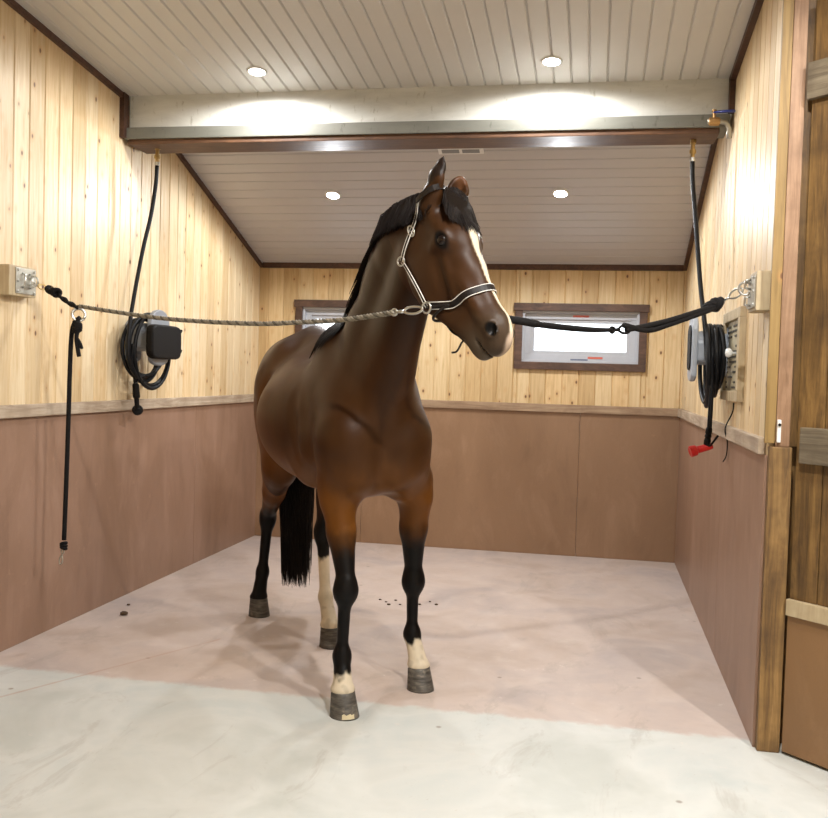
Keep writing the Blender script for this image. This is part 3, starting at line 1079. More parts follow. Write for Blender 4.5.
def hindleg(hip, stif, hock, fet, cor, s):
    hip, stif, hock, fet, cor = map(np.array, (hip, stif, hock, fet, cor))
    cone(hip, stif, 0.17, 0.125, 0.08, YV, 0.75)
    back = hip + np.array((-0.12, 0, -0.05))
    cone(back, stif + (hock - stif) * 0.35 + np.array((-0.03, 0, 0)), 0.13, 0.075, 0.08, YV, 0.75)
    cone(stif, stif + (hock - stif) * 0.5, 0.115, 0.070, 0.05, YV, 0.80)
    cone(stif + (hock - stif) * 0.5, hock + np.array((0.015, 0, 0.03)), 0.074, 0.048, 0.03, YV, 0.85)
    cone(stif + (hock - stif) * 0.45 + np.array((-0.055, 0, -0.01)), hock + np.array((-0.045, 0, 0.055)), 0.032, 0.017, 0.03)
    ell(hock, (0.052, 0.051, 0.070), 0.03)
    cone(hock + np.array((-0.045, 0, 0.05)), hock + np.array((-0.030, 0, -0.06)), 0.022, 0.022, 0.025)
    dn = fet - hock
    cone(hock + dn * 0.1, hock + dn * 0.88, 0.034, 0.028, 0.03)
    cone(hock + dn * 0.12 + np.array((-0.028, 0, 0)), fet + np.array((-0.026, 0, 0.05)), 0.020, 0.018, 0.02)
    ell(fet, (0.042, 0.038, 0.044), 0.03)
    ell(fet + np.array((-0.028, 0, -0.012)), (0.025, 0.028, 0.030), 0.02)
    cone(fet, cor, 0.035, 0.044, 0.02)
    ell(cor + np.array((-0.005, 0, -0.002)), (0.053, 0.052, 0.024), 0.02)


LEGS = {
    'RF': dict(knee=(-0.100, -0.187, 0.525), fet=(-0.115, -0.190, 0.235), cor=(-0.060, -0.197, 0.108)),
    'LF': dict(knee=(-0.340, 0.205, 0.495), fet=(-0.350, 0.212, 0.240), cor=(-0.300, 0.232, 0.108)),
    'RH': dict(knee=(-1.800, -0.222, 0.575), fet=(-1.810, -0.245, 0.245), cor=(-1.765, -0.272, 0.108)),
    'LH': dict(knee=(-1.310, 0.000, 0.560), fet=(-1.160, -0.012, 0.235), cor=(-1.055, -0.008, 0.108)),
}
foreleg((-0.215, -0.200, 0.95), s=-1, **LEGS['RF'])
foreleg((-0.285, 0.175, 0.95), s=1, **LEGS['LF'])
g = LEGS['RH']; hindleg((-1.38, TY - 0.17, 1.20), (-1.44, -0.225, 0.93), g['knee'], g['fet'], g['cor'], -1)
g = LEGS['LH']; hindleg((-1.33, TY + 0.17, 1.20), (-1.26, 0.045, 0.93), g['knee'], g['fet'], g['cor'], 1)


def surface_nets(F):
    ins = F < 0
    nx, ny, nz = F.shape
    cnt = np.zeros((nx - 1, ny - 1, nz - 1), np.int8)
    for i in (0, 1):
        for j in (0, 1):
            for k in (0, 1):
                cnt += ins[i:nx - 1 + i, j:ny - 1 + j, k:nz - 1 + k]
    act = (cnt > 0) & (cnt < 8)
    ci, cj, ck = np.nonzero(act)
    idx = np.full(act.shape, -1, np.int32)
    idx[ci, cj, ck] = np.arange(len(ci))
    corner = {}
    for i in (0, 1):
        for j in (0, 1):
            for k in (0, 1):
                corner[(i, j, k)] = F[ci + i, cj + j, ck + k].astype(np.float64)
    acc = np.zeros((len(ci), 3)); num = np.zeros(len(ci))
    cs = list(corner)
    for a in cs:
        for axis in range(3):
            if a[axis] == 0:
                b = list(a); b[axis] = 1; b = tuple(b)
                va, vb = corner[a], corner[b]
                m = (va < 0) != (vb < 0)
                t = np.where(m, va / np.where(m, va - vb, 1), 0)
                p = np.zeros((len(ci), 3))
                for q in range(3):
                    p[:, q] = a[q]
                p[:, axis] = t
                acc[m] += p[m]; num[m] += 1
    V = LO + (np.stack([ci, cj, ck], 1) + acc / num[:, None]) * VOX
    faces = []
    for axis in range(3):
        sl0 = [slice(1, -1)] * 3; sl1 = [slice(1, -1)] * 3
        sl0[axis] = slice(0, -1); sl1[axis] = slice(1, None)
        A_, B_ = ins[tuple(sl0)], ins[tuple(sl1)]
        e = A_ != B_
        ii = np.stack(np.nonzero(e), 1)
        flip = A_[e]
        u, v = [(1, 2), (2, 0), (0, 1)][axis]
        base = ii.copy()
        base[:, u] += 1; base[:, v] += 1
        q = []
        for du, dv in ((-1, -1), (0, -1), (0, 0), (-1, 0)):
            c = base.copy(); c[:, u] += du; c[:, v] += dv
            q.append(idx[c[:, 0], c[:, 1], c[:, 2]])
        q = np.stack(q, 1)
        q[~flip] = q[~flip][:, ::-1]
        faces.append(q)
    Fq = np.concatenate(faces)
    Fq = Fq[(Fq >= 0).all(1)]
    return V, Fq


HV, HFc = surface_nets(FLD)
del FLD


def mesh_np(name, V, Fq):
    me = bpy.data.meshes.new(name)
    me.vertices.add(len(V)); me.vertices.foreach_set('co', V.astype(np.float32).ravel())
    n = len(Fq)
    me.loops.add(n * 4); me.loops.foreach_set('vertex_index', Fq.astype(np.int32).ravel())
    me.polygons.add(n); me.polygons.foreach_set('loop_start', np.arange(n, dtype=np.int32) * 4)
    me.polygons.foreach_set('use_smooth', np.ones(n, bool))
    me.update(calc_edges=True); me.validate()
    return me


# light smoothing of the body surface
def lap(V, Fq, it=2, lam=0.5):
    n = len(V)
    e = np.concatenate([Fq[:, [0, 1]], Fq[:, [1, 2]], Fq[:, [2, 3]], Fq[:, [3, 0]]])
    for _ in range(it):
        acc = np.zeros((n, 3)); c = np.bincount(e[:, 0], minlength=n) + np.bincount(e[:, 1], minlength=n)
        for q in range(3):
            acc[:, q] = np.bincount(e[:, 0], V[e[:, 1], q], n) + np.bincount(e[:, 1], V[e[:, 0], q], n)
        V = V * (1 - lam) + lam * acc / np.maximum(c, 1)[:, None]
    return V


HV = lap(HV, HFc, 2, 0.5)


# cheap smooth value noise for hair-edge irregularity
def vnoise(P, s, seed=0):
    q = P * s + seed * 17.3
    return (np.sin(q[:, 0] * 1.7 + np.sin(q[:, 1] * 2.3 + q[:, 2])) + np.sin(q[:, 1] * 2.1 + np.sin(q[:, 2] * 1.9 + q[:, 0] * 1.3)) + np.sin(q[:, 2] * 1.3 + np.sin(q[:, 0] * 2.7))) / 3


def sst(x, a, b):
    t = np.clip((x - a) / (b - a), 0, 1)
    return t * t * (3 - 2 * t)


def coat_colour(P):
    n = len(P)
    x, y, z = P.T
    BROWN = np.array([0.046, 0.0185, 0.0055]); RICH = np.array([0.150, 0.056, 0.009]); DARK = np.array([0.011, 0.0045, 0.0025]); BLACK = np.array([0.0035, 0.003, 0.003]); WHITE = np.array([0.62, 0.56, 0.44])
    C = np.tile(BROWN, (n, 1))

    def mixin(c, f):
        nonlocal C
        C = C * (1 - f[:, None]) + c * f[:, None]
    nz = vnoise(P, 9, 1)
    low = sst(z, 1.30, 0.95)
    mixin(RICH, 0.85 * sst(z, 1.15, 0.88))
    mixin(RICH, 0.5 * sst(x, -0.5, -1.0) * sst(z, 1.6, 1.2))
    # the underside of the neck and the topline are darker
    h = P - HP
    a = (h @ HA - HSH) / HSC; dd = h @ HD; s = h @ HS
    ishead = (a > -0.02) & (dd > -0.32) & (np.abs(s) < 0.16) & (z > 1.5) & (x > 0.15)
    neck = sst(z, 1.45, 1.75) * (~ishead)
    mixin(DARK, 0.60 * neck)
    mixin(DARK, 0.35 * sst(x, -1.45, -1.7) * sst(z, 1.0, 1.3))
    # legs
    nl = vnoise(P, 30, 2) * 0.02 + vnoise(P, 90, 3) * 0.008
    fore = x > -0.8
    zb = np.where(fore, 0.73, 0.67)
    bl = sst(z + nl, zb + 0.11, zb - 0.07)
    mixin(BLACK, bl)
    lh = (x > -1.5) & (x < -0.8)
    mixin(BLACK, np.where(lh, 0.75 * sst(z, 1.0, 0.75), 0))
    # white markings on three feet
    rf = fore & (y < 0)
    lf = fore & (y > 0)
    mixin(WHITE, np.where(rf, sst(z + nl * 1.3, 0.180, 0.162), 0))
    front_lf = np.where(x > -0.345, 0.03, -0.03)
    mixin(WHITE, np.where(lf, sst(z + nl * 1.3 - front_lf, 0.190, 0.172), 0))
    mixin(WHITE, np.where(lh, sst(z + nl * 1.5 + (x + 1.25) * 0.3, 0.455, 0.43), 0))
    mixin(DARK * 1.6, np.where((rf | lf | lh) & (z < 0.2), 0.22 * sst(vnoise(P, 55, 5), 0.2, 0.7), 0))
    # face
    hm = ishead.astype(float)
    mixin(np.array([0.034, 0.015, 0.006]), 0.7 * hm)
    mixin(np.array([0.050, 0.034, 0.022]), hm * 0.85 * sst(a, 0.50, 0.60))
    mixin(np.array([0.045, 0.018, 0.010]), hm * 0.6 * sst(-dd, 0.20, 0.28))
    mixin(BLACK * 1.5, hm * sst(((a - 0.217) / 0.032) ** 2 + ((dd + 0.043) / 0.022) ** 2, 2.2, 0.9) * (np.abs(s) > 0.06))
    mixin(BLACK, hm * sst(((a - 0.620) / 0.027) ** 2 + ((dd + 0.040) / 0.018) ** 2, 1.6, 0.8) * (np.abs(s) > 0.03))
    w_ = 0.030 - 0.016 * sst(a, 0.16, 0.34) + 0.004 * sst(a, 0.5, 0.62)
    wob = vnoise(P, 40, 4) * 0.004
    cent = -0.004 - 0.014 * sst(a, 0.35, 0.6)
    blz = sst(np.abs(s - cent) + wob, w_ + 0.004, w_ - 0.004) * sst(dd, -0.075, -0.05) * sst(a, 0.10, 0.14) * sst(a, 0.70, 0.66)
    mixin(WHITE, hm * blz)
    # pale snip and lower lip
    snip = sst(((a - 0.68) / 0.035) ** 2 + ((s + 0.015) / 0.035) ** 2, 1.2, 0.5) * sst(dd, -0.12, -0.09)
    mixin(np.array([0.50, 0.40, 0.32]), hm * 0.75 * snip)
    # greyish brown short hair round the chin
    mixin(np.array([0.10, 0.085, 0.065]), hm * 0.5 * sst(a, 0.56, 0.64) * sst(dd, -0.08, -0.13))
    # ears dark rimmed
    isear = (a < -0.005) & (np.abs(s) > 0.03) & (z > 2.14)
    mixin(BLACK * 2.2, np.where(isear, 0.72, 0))
    mixin(np.array([0.12, 0.05, 0.02]), np.where(isear & (s < 0), 0.6 * sst(vnoise(P, 25, 6), -0.4, 0.2), 0))
    return np.clip(C, 0, 1)


me = mesh_np('horse', HV, HFc)
me.materials.append(MATS['bay_coat'])
V2 = np.empty(len(me.vertices) * 3, np.float32); me.vertices.foreach_get('co', V2); V2 = V2.reshape(-1, 3).astype(float)
att = me.color_attributes.new('coat', 'FLOAT_COLOR', 'POINT')
att.data.foreach_set('color', np.concatenate([coat_colour(V2), np.ones((len(V2), 1))], 1).astype(np.float32).ravel())
horse = bpy.data.objects.new('horse', me); COL.objects.link(horse)
horse.location = HO; horse.rotation_euler = (0, 0, HANG)
tag(horse, 'bay horse with white blaze standing tied in the middle of the stall', 'horse')
BVH = BVHTree.FromPolygons([tuple(v) for v in V2], HFc.tolist())


def V3(a): return Vector((float(a[0]), float(a[1]), float(a[2])))


def w2(p):
    """horse-local to world"""
    p = np.array(p, float)
    return Vector(tuple(np.array(HO) + HF * p[0] + HL * p[1] + np.array([0, 0, p[2]])))


# hooves
def hoof(cor, yaw, chip=False):
    cor = Vector(cor)
    mb = MB(); seg = 28
    levels = [(0.0, 0.071, 0.064, 0.022), (0.006, 0.070, 0.063, 0.021), (0.03, 0.066, 0.060, 0.015), (0.065, 0.060, 0.056, 0.007), (0.090, 0.0555, 0.053, 0.001), (0.100, 0.054, 0.052, -0.002), (0.104, 0.046, 0.045, -0.004)]
    cy, sy = math.cos(yaw), math.sin(yaw)
    for z, rx, ry, sh in levels:
        for k in range(seg):
            th = 2 * math.pi * k / seg
            c, s = math.cos(th), math.sin(th)
            x = rx * c; y = ry * s
            if c < 0:
                x *= 0.80
                zz = z * (1 + 0.28 * c)           # heels lower than the toe
            else:
                zz = z
            x += sh
            mb.v.append((cor.x + x * cy - y * sy, cor.y + x * sy + y * cy, zz))
    for i in range(len(levels) - 1):
        for k in range(seg):
            a0 = i * seg + k; a1 = i * seg + (k + 1) % seg
            mb.face((a0, a1, a1 + seg, a0 + seg))
    mb.face(list(range(seg))[::-1]); mb.face([(len(levels) - 1) * seg + k for k in range(seg)])
    o = mb.build('hoof', 'hoof_horn', horse, smooth=True, local=True)
    if chip:
        c = MB()
        for k in range(7):
            t = (k - 3) * 0.14 + yaw - 0.15
            r0 = 0.0715
            for z in (0.006, 0.024 + 0.004 * math.sin(k * 2.1)):
                for rr in (r0 - 0.006, r0 + 0.0012 - z * 0.12):
                    c.v.append((cor.x + 0.021 * cy + math.cos(t) * rr, cor.y + 0.021 * sy + math.sin(t) * rr * 0.93, z))
        for k in range(6):
            b = k * 4
            c.face((b + 1, b + 5, b + 7, b + 3)); c.face((b + 3, b + 7, b + 6, b + 2)); c.face((b, b + 2, b + 6, b + 4)); c.face((b, b + 4, b + 5, b + 1))
        ch = c.build('chipped_toe', 'chip_horn', o, smooth=False, local=True)
        ch['label'] = 'pale chipped edge of toe'
    return o


hoof(LEGS['RF']['cor'], 0.15, True)
hoof(LEGS['LF']['cor'], 0.15)
hoof(LEGS['RH']['cor'], 0.05)
hoof(LEGS['LH']['cor'], 0.1)

# eyes
for s in (1, -1):
    c = V3(hd(0.217, -0.043, s * 0.0975))
    mb = MB()
    Me = Matrix(((HA[0], HD[0], HS[0] * s, c.x), (HA[1], HD[1], HS[1] * s, c.y), (HA[2], HD[2], HS[2] * s, c.z), (0, 0, 0, 1)))
    prof = [(0.0225 * math.sin(t), -0.0205 * math.cos(t)) for t in [0.01 + i * (math.pi - 0.02) / 14 for i in range(15)]]
    mb.lathe(prof, Me, 24)
    mb.build('eye', 'eye_black', horse, smooth=True, local=True)
    # eyelids
    el = MB()
    pts = [hd(0.217 + 0.0250 * math.cos(t), -0.042 + 0.0150 * math.sin(t) + (0.003 if math.sin(t) > 0 else 0), s * (0.1045 - 0.006 * abs(math.cos(t)))) for t in np.linspace(0, 2 * math.pi, 20, endpoint=False)]
    el.tube(pts, [0.0034 if math.sin(t) > -0.2 else 0.0020 for t in np.linspace(0, 2 * math.pi, 20, endpoint=False)], 8, closed=True)
    el.build('eyelid', 'black_hair', horse, smooth=True, local=True)


# hair
def strand(mb, pts, w0, w1):
    """thin triangular-section lock tapering to its tip"""
    n = len(pts); base = len(mb.v)
    up = Vector((0.31, 0.52, 0.79))
    for i, p in enumerate(pts):
        t = (pts[min(i + 1, n - 1)] - pts[max(i - 1, 0)])
        t = t.normalized() if t.length > 1e-7 else Vector((0, 0, -1))
        a = t.cross(up)
        a = a.normalized() if a.length > 1e-4 else Vector((1, 0, 0))
        b_ = t.cross(a)
        r = w0 + (w1 - w0) * (i / (n - 1)) ** 1.5
        for k in range(3):
            th = 2 * math.pi * k / 3
            mb.v.append(tuple(p + (a * math.cos(th) + b_ * math.sin(th)) * r))
    for i in range(n - 1):
        for k in range(3):
            a0 = base + i * 3 + k; a1 = base + i * 3 + (k + 1) % 3
            mb.face((a0, a1, a1 + 3, a0 + 3))


def on_surf(p, off):
    """push p out so that it lies `off` outside the coat"""
    h, n, i, d_ = BVH.find_nearest(Vector(p))
    if h is None:
        return Vector(p)
    if n.dot(Vector(p) - h) < 0 or (Vector(p) - h).length < off:
        return h + n * off
    return Vector(p)


# crest line from withers to poll
crest = []
for i in range(1, len(NK)):
    t = NK[min(i + 1, 5)] - NK[i - 1]; t = t / np.linalg.norm(t)
    side = np.array([0, -1, 0]) if i < 4 else HS
    nrm = np.cross(t, side); nrm /= np.linalg.norm(nrm)
    if nrm[2] < 0:
        nrm = -nrm
    o_ = Vector(V3(NK[i] + nrm * 0.5)); hit = BVH.ray_cast(o_, V3(-nrm))
    crest.append(hit[0] if hit[0] is not None else V3(NK[i] + nrm * NR[i]))
crest = [Vector((-0.50, TY, 1.645)), Vector((-0.41, TY, 1.70))] + crest + [V3(hd(0.02, 0.012))]
CP = smooth_path(crest, 10)
mb = MB()
nC = len(CP)
for q in range(2000):
    u = random.random() * 0.95
    fi = u * (nC - 1); i = int(fi)
    p = CP[i].lerp(CP[min(i + 1, nC - 1)], fi - i)
    t = (CP[min(i + 1, nC - 1)] - CP[max(i - 1, 0)]).normalized()
    sd_ = Vector((0, -1, 0)).lerp(V3(HS), min(1, max(0, (u - 0.5) * 2))).normalized()
    root = p + sd_ * random.uniform(-0.02, 0.022 + 0.035 * max(0, 1 - u * 1.5))
    root = on_surf(root, 0.001)
    ln = random.uniform(0.085, 0.135) * (1.55 - 0.55 * min(1, u * 1.8))
    upv = t.cross(sd_)
    if upv.z < 0:
        upv = -upv
    puff = random.uniform(0.012, 0.032)
    pts = [root]
    lean = random.uniform(-0.25, 0.25)
    for k in range(1, 6):
        f_ = k / 5
        c = root + upv * puff * math.sin(min(1, f_ * 1.6) * math.pi) * 0.9 + sd_ * (ln * 0.62 * f_) + Vector((0, 0, -1)) * (ln * 0.85 * f_ * f_) + t * (ln * lean * f_)
        pts.append(on_surf(c, 0.004 + puff * 0.35 * (1 - f_) + 0.012 * max(0, 1 - u * 2) * f_))
    strand(mb, pts, 0.0042, 0.0012)
mb.build('mane', 'black_hair', horse, smooth=True, local=True, recalc=False)

# forelock
mb = MB()
for q in range(800):
    s0 = random.uniform(-0.045, 0.062)
    fall = random.uniform(0.09, 0.185) if s0 < 0.03 else random.uniform(0.09, 0.15)
    spread = s0 * random.uniform(1.2, 1.7) + random.uniform(-0.012, 0.012)
    a0 = random.uniform(0.0, 0.045)
    pts = []
    lift = random.uniform(0.004, 0.016)
    for k in range(7):
        f_ = k / 6
        c = V3(hd(a0 + fall * f_, 0.018 + 0.016 * math.sin(math.pi * min(1, f_ * 1.15 + 0.05)), s0 + (spread - s0) * f_))
        pts.append(on_surf(c, 0.004 + lift * (1 - f_ * 0.8)))
    strand(mb, pts, 0.0042, 0.001)
mb.build('forelock', 'black_hair', horse, smooth=True, local=True, recalc=False)

# tail
mb = MB()
DT = Vector((-1.60, TY, 1.52))
for q in range(1100):
    th = random.uniform(0, 2 * math.pi); rr = math.sqrt(random.random())
    ex = math.cos(th) * rr; ey = math.sin(th) * rr
    zb = random.uniform(0.17, 0.40) if random.random() < 0.75 else random.uniform(0.4, 0.8)
    pts = []
    n = 12
    start = random.uniform(0, 0.18)
    wav = random.uniform(0, 6.28)
    for k in range(n + 1):
        f_ = start + (1 - start) * k / n
        z = 1.53 + (zb - 1.53) * f_
        bx = -1.645 - 0.190 * (1 - math.exp(-f_ * 9)) + 0.125 * f_
        wdt = 0.035 + 0.068 * math.sin(min(1, f_ * 1.4) * math.pi * 0.62) - 0.028 * max(0, f_ - 0.6)
        pts.append(Vector((bx + ex * wdt * 0.75, TY - 0.015 + ey * wdt + 0.006 * math.sin(wav + f_ * 7), z)))
    strand(mb, pts, 0.0050, 0.0012)
dock = smooth_path([(-1.56, TY, 1.55), (-1.66, TY, 1.54), (-1.75, TY, 1.42), (-1.79, TY, 1.25), (-1.79, TY, 1.10)], 6)
mb.tube(dock, [0.045 - 0.028 * i / (len(dock) - 1) for i in range(len(dock))], 12)
mb.build('tail', 'black_hair', horse, smooth=True, local=True, recalc=False)


# ------------------------------------------------------------------ halter (built in world space on the horse's head)
hal = thing('halter', 'black leather halter with white piping and silver rings on the bay horse head', 'halter', tuple(w2(hd(0.3, -0.1))))


def cast(o_, dr, off):
    dr = Vector(dr).normalized()
    h = BVH.ray_cast(Vector(o_) + dr * 0.5, -dr)
    if h[0] is None:
        return None, None
    return h[0] + h[1] * off, h[1]


def loop_pts(c, u, v, off=0.004, n=64, t0=0, t1=2 * math.pi, closed=True):
    c = np.array(c); out = []
    for i in range(n + (0 if closed else 1)):
        t = t0 + (t1 - t0) * i / n
        dr = u * math.cos(t) + v * math.sin(t)
        h, nn_ = cast(V3(c), V3(dr), off)
        if h is not None:
            out.append((h, nn_))
    return out


def strap(pn, width, name, mat, parent, closed, thick=0.004, piping=True):
    P = [p for p, n in pn]; Nn = [n for p, n in pn]
    k = len(P)
    for _ in range(3):
        if closed:
            P = [(P[i - 1] + P[i] * 2 + P[(i + 1) % k]) / 4 for i in range(k)]
            Nn = [(Nn[i - 1] + Nn[i] * 2 + Nn[(i + 1) % k]).normalized() for i in range(k)]
        else:
            P = [P[0]] + [(P[i - 1] + P[i] * 2 + P[i + 1]) / 4 for i in range(1, k - 1)] + [P[-1]]
            Nn = [Nn[0]] + [(Nn[i - 1] + Nn[i] * 2 + Nn[i + 1]).normalized() for i in range(1, k - 1)] + [Nn[-1]]
    mb = MB(); L1 = []; L2 = []
    for i in range(k):
        t = (P[(i + 1) % k] - P[i - 1]) if closed else (P[min(i + 1, k - 1)] - P[max(i - 1, 0)])
        t.normalize()
        n = Nn[i]; n = (n - t * n.dot(t)).normalized()
        s_ = t.cross(n)
        a = w2(P[i] - s_ * width / 2); b = w2(P[i] + s_ * width / 2)
        nw = w2(P[i] + n) - w2(P[i])
        for q in (a, b, b + nw * thick, a + nw * thick):
            mb.v.append(tuple(q))
        L1.append(a + nw * thick * 0.8); L2.append(b + nw * thick * 0.8)
    m = k if closed else k - 1
    for i in range(m):
        j = (i + 1) % k
        for q in range(4):
            r_ = (q + 1) % 4
            mb.face((i * 4 + q, i * 4 + r_, j * 4 + r_, j * 4 + q))
    if not closed:
        mb.face((0, 1, 2, 3)); mb.face(tuple((k - 1) * 4 + q for q in (3, 2, 1, 0)))
    o = mb.build(name, mat, parent, smooth=False)
    if piping:
        pp = MB()
        pp.tube(L1, 0.0019, 6, closed=closed); pp.tube(L2, 0.0019, 6, closed=closed)
        x = pp.build('piping', 'halter_piping', o, smooth=True)
        x['label'] = 'white piping'
    return P


# noseband: a tilted loop
nb_c = hd(0.442, -0.115)
nu = HD * 0.95 + HA * 0.10; nu = nu / np.linalg.norm(nu)
_h, _n = cast(V3(hd(0.390, -0.222, 0)), V3(HS), 0.005)
_g, _m = cast(V3(hd(0.390, -0.222, 0)), V3(-HS), 0.005)
nose = strap([(_g, _m)] + loop_pts(nb_c, nu, HS, 0.004, 44, -2.2, 2.2, False) + [(_h, _n)], 0.026, 'noseband', 'halter_leather', hal, False)


def surf(a, d_, s, off=0.005):
    h, n = cast(V3(hd(a, d_, 0)), V3(HS * s), off)
    return (h, n)


RING_A = (0.390, -0.232)       # side ring where the cheek strap meets the noseband
RING_B = (0.150, -0.258)       # ring behind the jowl
for s in (1, -1):
    pts = []
    for i in range(17):
        f_ = i / 16
        a = RING_A[0] + (RING_B[0] - RING_A[0]) * f_; d_ = RING_A[1] + (RING_B[1] - RING_A[1]) * f_ + 0.012 * math.sin(math.pi * f_)
        pts.append(surf(a, d_, s))
    strap([p for p in pts if p[0] is not None], 0.012, 'cheek_strap', 'halter_leather', hal, False)
    pts = []
    for i in range(15):
        f_ = i / 14
        a = RING_B[0] + (0.020 - RING_B[0]) * f_; d_ = RING_B[1] + (-0.055 - RING_B[1]) * f_
        h, n = cast(V3(hd(a, d_, 0)), V3(HS * s), 0.007)
        pts.append((h, n))
    if s == 1:
        crown_end_r = pts[-1]
    strap([p for p in pts if p[0] is not None], 0.014, 'crown_strap', 'halter_leather', hal, False)
# over the poll
pts = loop_pts(hd(0.020, -0.06), HD, HS, 0.012, 24, -math.pi / 2, math.pi / 2, False)
strap(pts, 0.020, 'poll_strap', 'halter_leather', hal, False, piping=False)
# throat strap under the jaw from ring B side to side
pts = loop_pts(hd(0.20, -0.20), -HD * 0.92 - HA * 0.2, HS, 0.006, 24, -1.3, 1.3, False)


def ring(name, c, nrm, R, r, parent, mat='steel', sx=1, sy=1, up=(0, 0, 1)):
    M = frame((0, 0, 0), nrm, up)
    return MB().torus(c, R, r, M, 24, 8, sx=sx, sy=sy).build(name, mat, parent, smooth=True)


WS = Vector(tuple(_S)); WA = Vector(tuple(_A)); WD = Vector(tuple(_D))
rings = {}
for s in (1, -1):
    h, n = surf(RING_A[0], RING_A[1], s, 0.012); c = w2(h); rings[s] = c
    ring('side_ring', c, WS, 0.020, 0.0040, hal)
    h, n = surf(RING_B[0], RING_B[1], s, 0.012)
    if h is not None:
        ring('side_ring', w2(h), WS, 0.017, 0.0035, hal)
        bk = MB(); q = w2(surf(0.085, -0.157, s, 0.010)[0]); M = frame((0, 0, 0), WS, -WA)
        for t_ in range(1):
            bk.torus(q, 0.017, 0.0030, M, 20, 6, sx=1.3, sy=0.8)
            bk.tube([q - WD * 0.0, q + WA * 0.022], 0.0025, 6)
        bk.build('buckle', 'steel', hal, smooth=True)
# chin strap joining the side rings beneath the jaw, with a loose end
ch = [rings[1]]
for t_ in np.linspace(-1.1, 1.1, 13):
    dr = -HD * math.cos(t_) + HS * -math.sin(t_)
    h, n = cast(V3(hd(0.43, -0.13)), V3(dr), 0.010)
    if h is not None and (h - V3(hd(0.43, -0.13))).length < 0.17:
        ch.append(w2(h))
ch.append(rings[-1])
MB().tube(smooth_path(ch, 4), 0.0055, 8).build('chin_strap', 'halter_leather', hal, smooth=True)
e0 = w2(hd(0.565, -0.165, 0.03))
loose = smooth_path([w2(hd(0.46, -0.215, 0.045)), w2(hd(0.52, -0.205, 0.045)), w2(hd(0.570, -0.178, 0.04)), w2(hd(0.585, -0.195, 0.04)), w2(hd(0.598, -0.225, 0.04)), w2(hd(0.590, -0.245, 0.04))], 5)
MB().tube(loose, 0.0038, 8).build('loose_strap_end', 'halter_leather', hal, smooth=True)


# ------------------------------------------------------------------ tie anchors, cross ties
def bolt(mb, p, n, r=0.006, h=0.006):
    mb.lathe([(r, 0), (r, h * 0.6), (r * 0.6, h)], frame(p, n), 8)


ab = thing('tie_anchor', 'square wooden block with bolted metal tie plate on the left wall', 'tie anchor', (XL, 4.30, 1.88))
MB().box((XL + 0.001, 4.12, 1.805), (XL + 0.062, 4.345, 1.955), ch=0.006).build('block', 'block_wood', ab)
MB().box((XL + 0.062, 4.17, 1.818), (XL + 0.067, 4.338, 1.946), ch=0.002).build('plate', 'galvanised', ab)
for yy in (4.185, 4.322):
    for zz in (1.83, 1.882, 1.935):
        q_ = MB(); bolt(q_, (XL + 0.067, yy, zz), (1, 0, 0), 0.007, 0.007); q_.build('bolt', 'steel', ab)
for yy in (4.225, 4.285):
    mb = MB(); mb.tube([(XL + 0.067, yy, 1.85), (XL + 0.08, yy, 1.855), (XL + 0.08, yy, 1.915), (XL + 0.067, yy, 1.92)], 0.006, 8)
    mb.build('staple', 'steel', ab, smooth=True)
ring('eye_ring', (XL + 0.090, 4.285, 1.885), (0.2, 1, 0), 0.026, 0.0050, ab)

ab.location.y += 0.03; ab.location.z -= 0.006

ar = thing('tie_anchor', 'square wooden block with metal tie plate on the right wall beside the recess', 'tie anchor', (XR, 4.11, 1.84))
MB().box((XR - 0.060, 3.975, 1.765), (XR - 0.001, 4.165, 1.925), ch=0.006).build('block', 'block_wood', ar)
MB().box((XR - 0.065, 3.99, 1.78), (XR - 0.060, 4.155, 1.91), ch=0.002).build('plate', 'galvanised', ar)
for yy in (4.005, 4.14):
    for zz in (1.79, 1.845, 1.90):
        q_ = MB(); bolt(q_, (XR - 0.065, yy, zz), (-1, 0, 0), 0.007, 0.007); q_.build('bolt', 'steel', ar)
for zz in (1.81, 1.88):
    mb = MB(); mb.tube([(XR - 0.065, 4.09, zz - 0.02), (XR - 0.085, 4.095, zz - 0.015), (XR - 0.085, 4.095, zz + 0.015), (XR - 0.065, 4.09, zz + 0.02)], 0.006, 8)
    mb.build('staple', 'steel', ar, smooth=True)
ring('eye_ring', (XR - 0.083, 4.115, 1.865), (0.2, 1, 0), 0.026, 0.0050, ar)


def snap_hook(name, a, b, parent, mat='steel', r=0.0042, w_=0.014):
    """carabiner-like snap from a (rope side) to b (ring side)"""
    a = Vector(a); b = Vector(b); t = (b - a).normalized(); up = Vector((0, 0, 1)); s_ = up - t * up.dot(t); s_.normalize()
    L_ = (b - a).length
    mb = MB()
    mb.torus(a, 0.011, r, frame((0, 0, 0), t.cross(s_), t), 18, 6)
    mb.tube([a + t * 0.011, a + t * (L_ * 0.35)], [r * 1.1, r * 1.5], 8)
    m = a + t * (L_ * 0.35)
    loop = [m, m + s_ * w_ * 0.8 + t * L_ * 0.12, m + s_ * w_ + t * L_ * 0.32, m + s_ * w_ * 0.7 + t * L_ * 0.56, b, m + t * L_ * 0.50 - s_ * w_ * 0.8, m + t * L_ * 0.32 - s_ * w_, m + t * L_ * 0.12 - s_ * w_ * 0.7]
    mb.tube(smooth_path(loop, 4, closed=True), r, 8, closed=True)
    return mb.build(name, mat, parent, smooth=True)


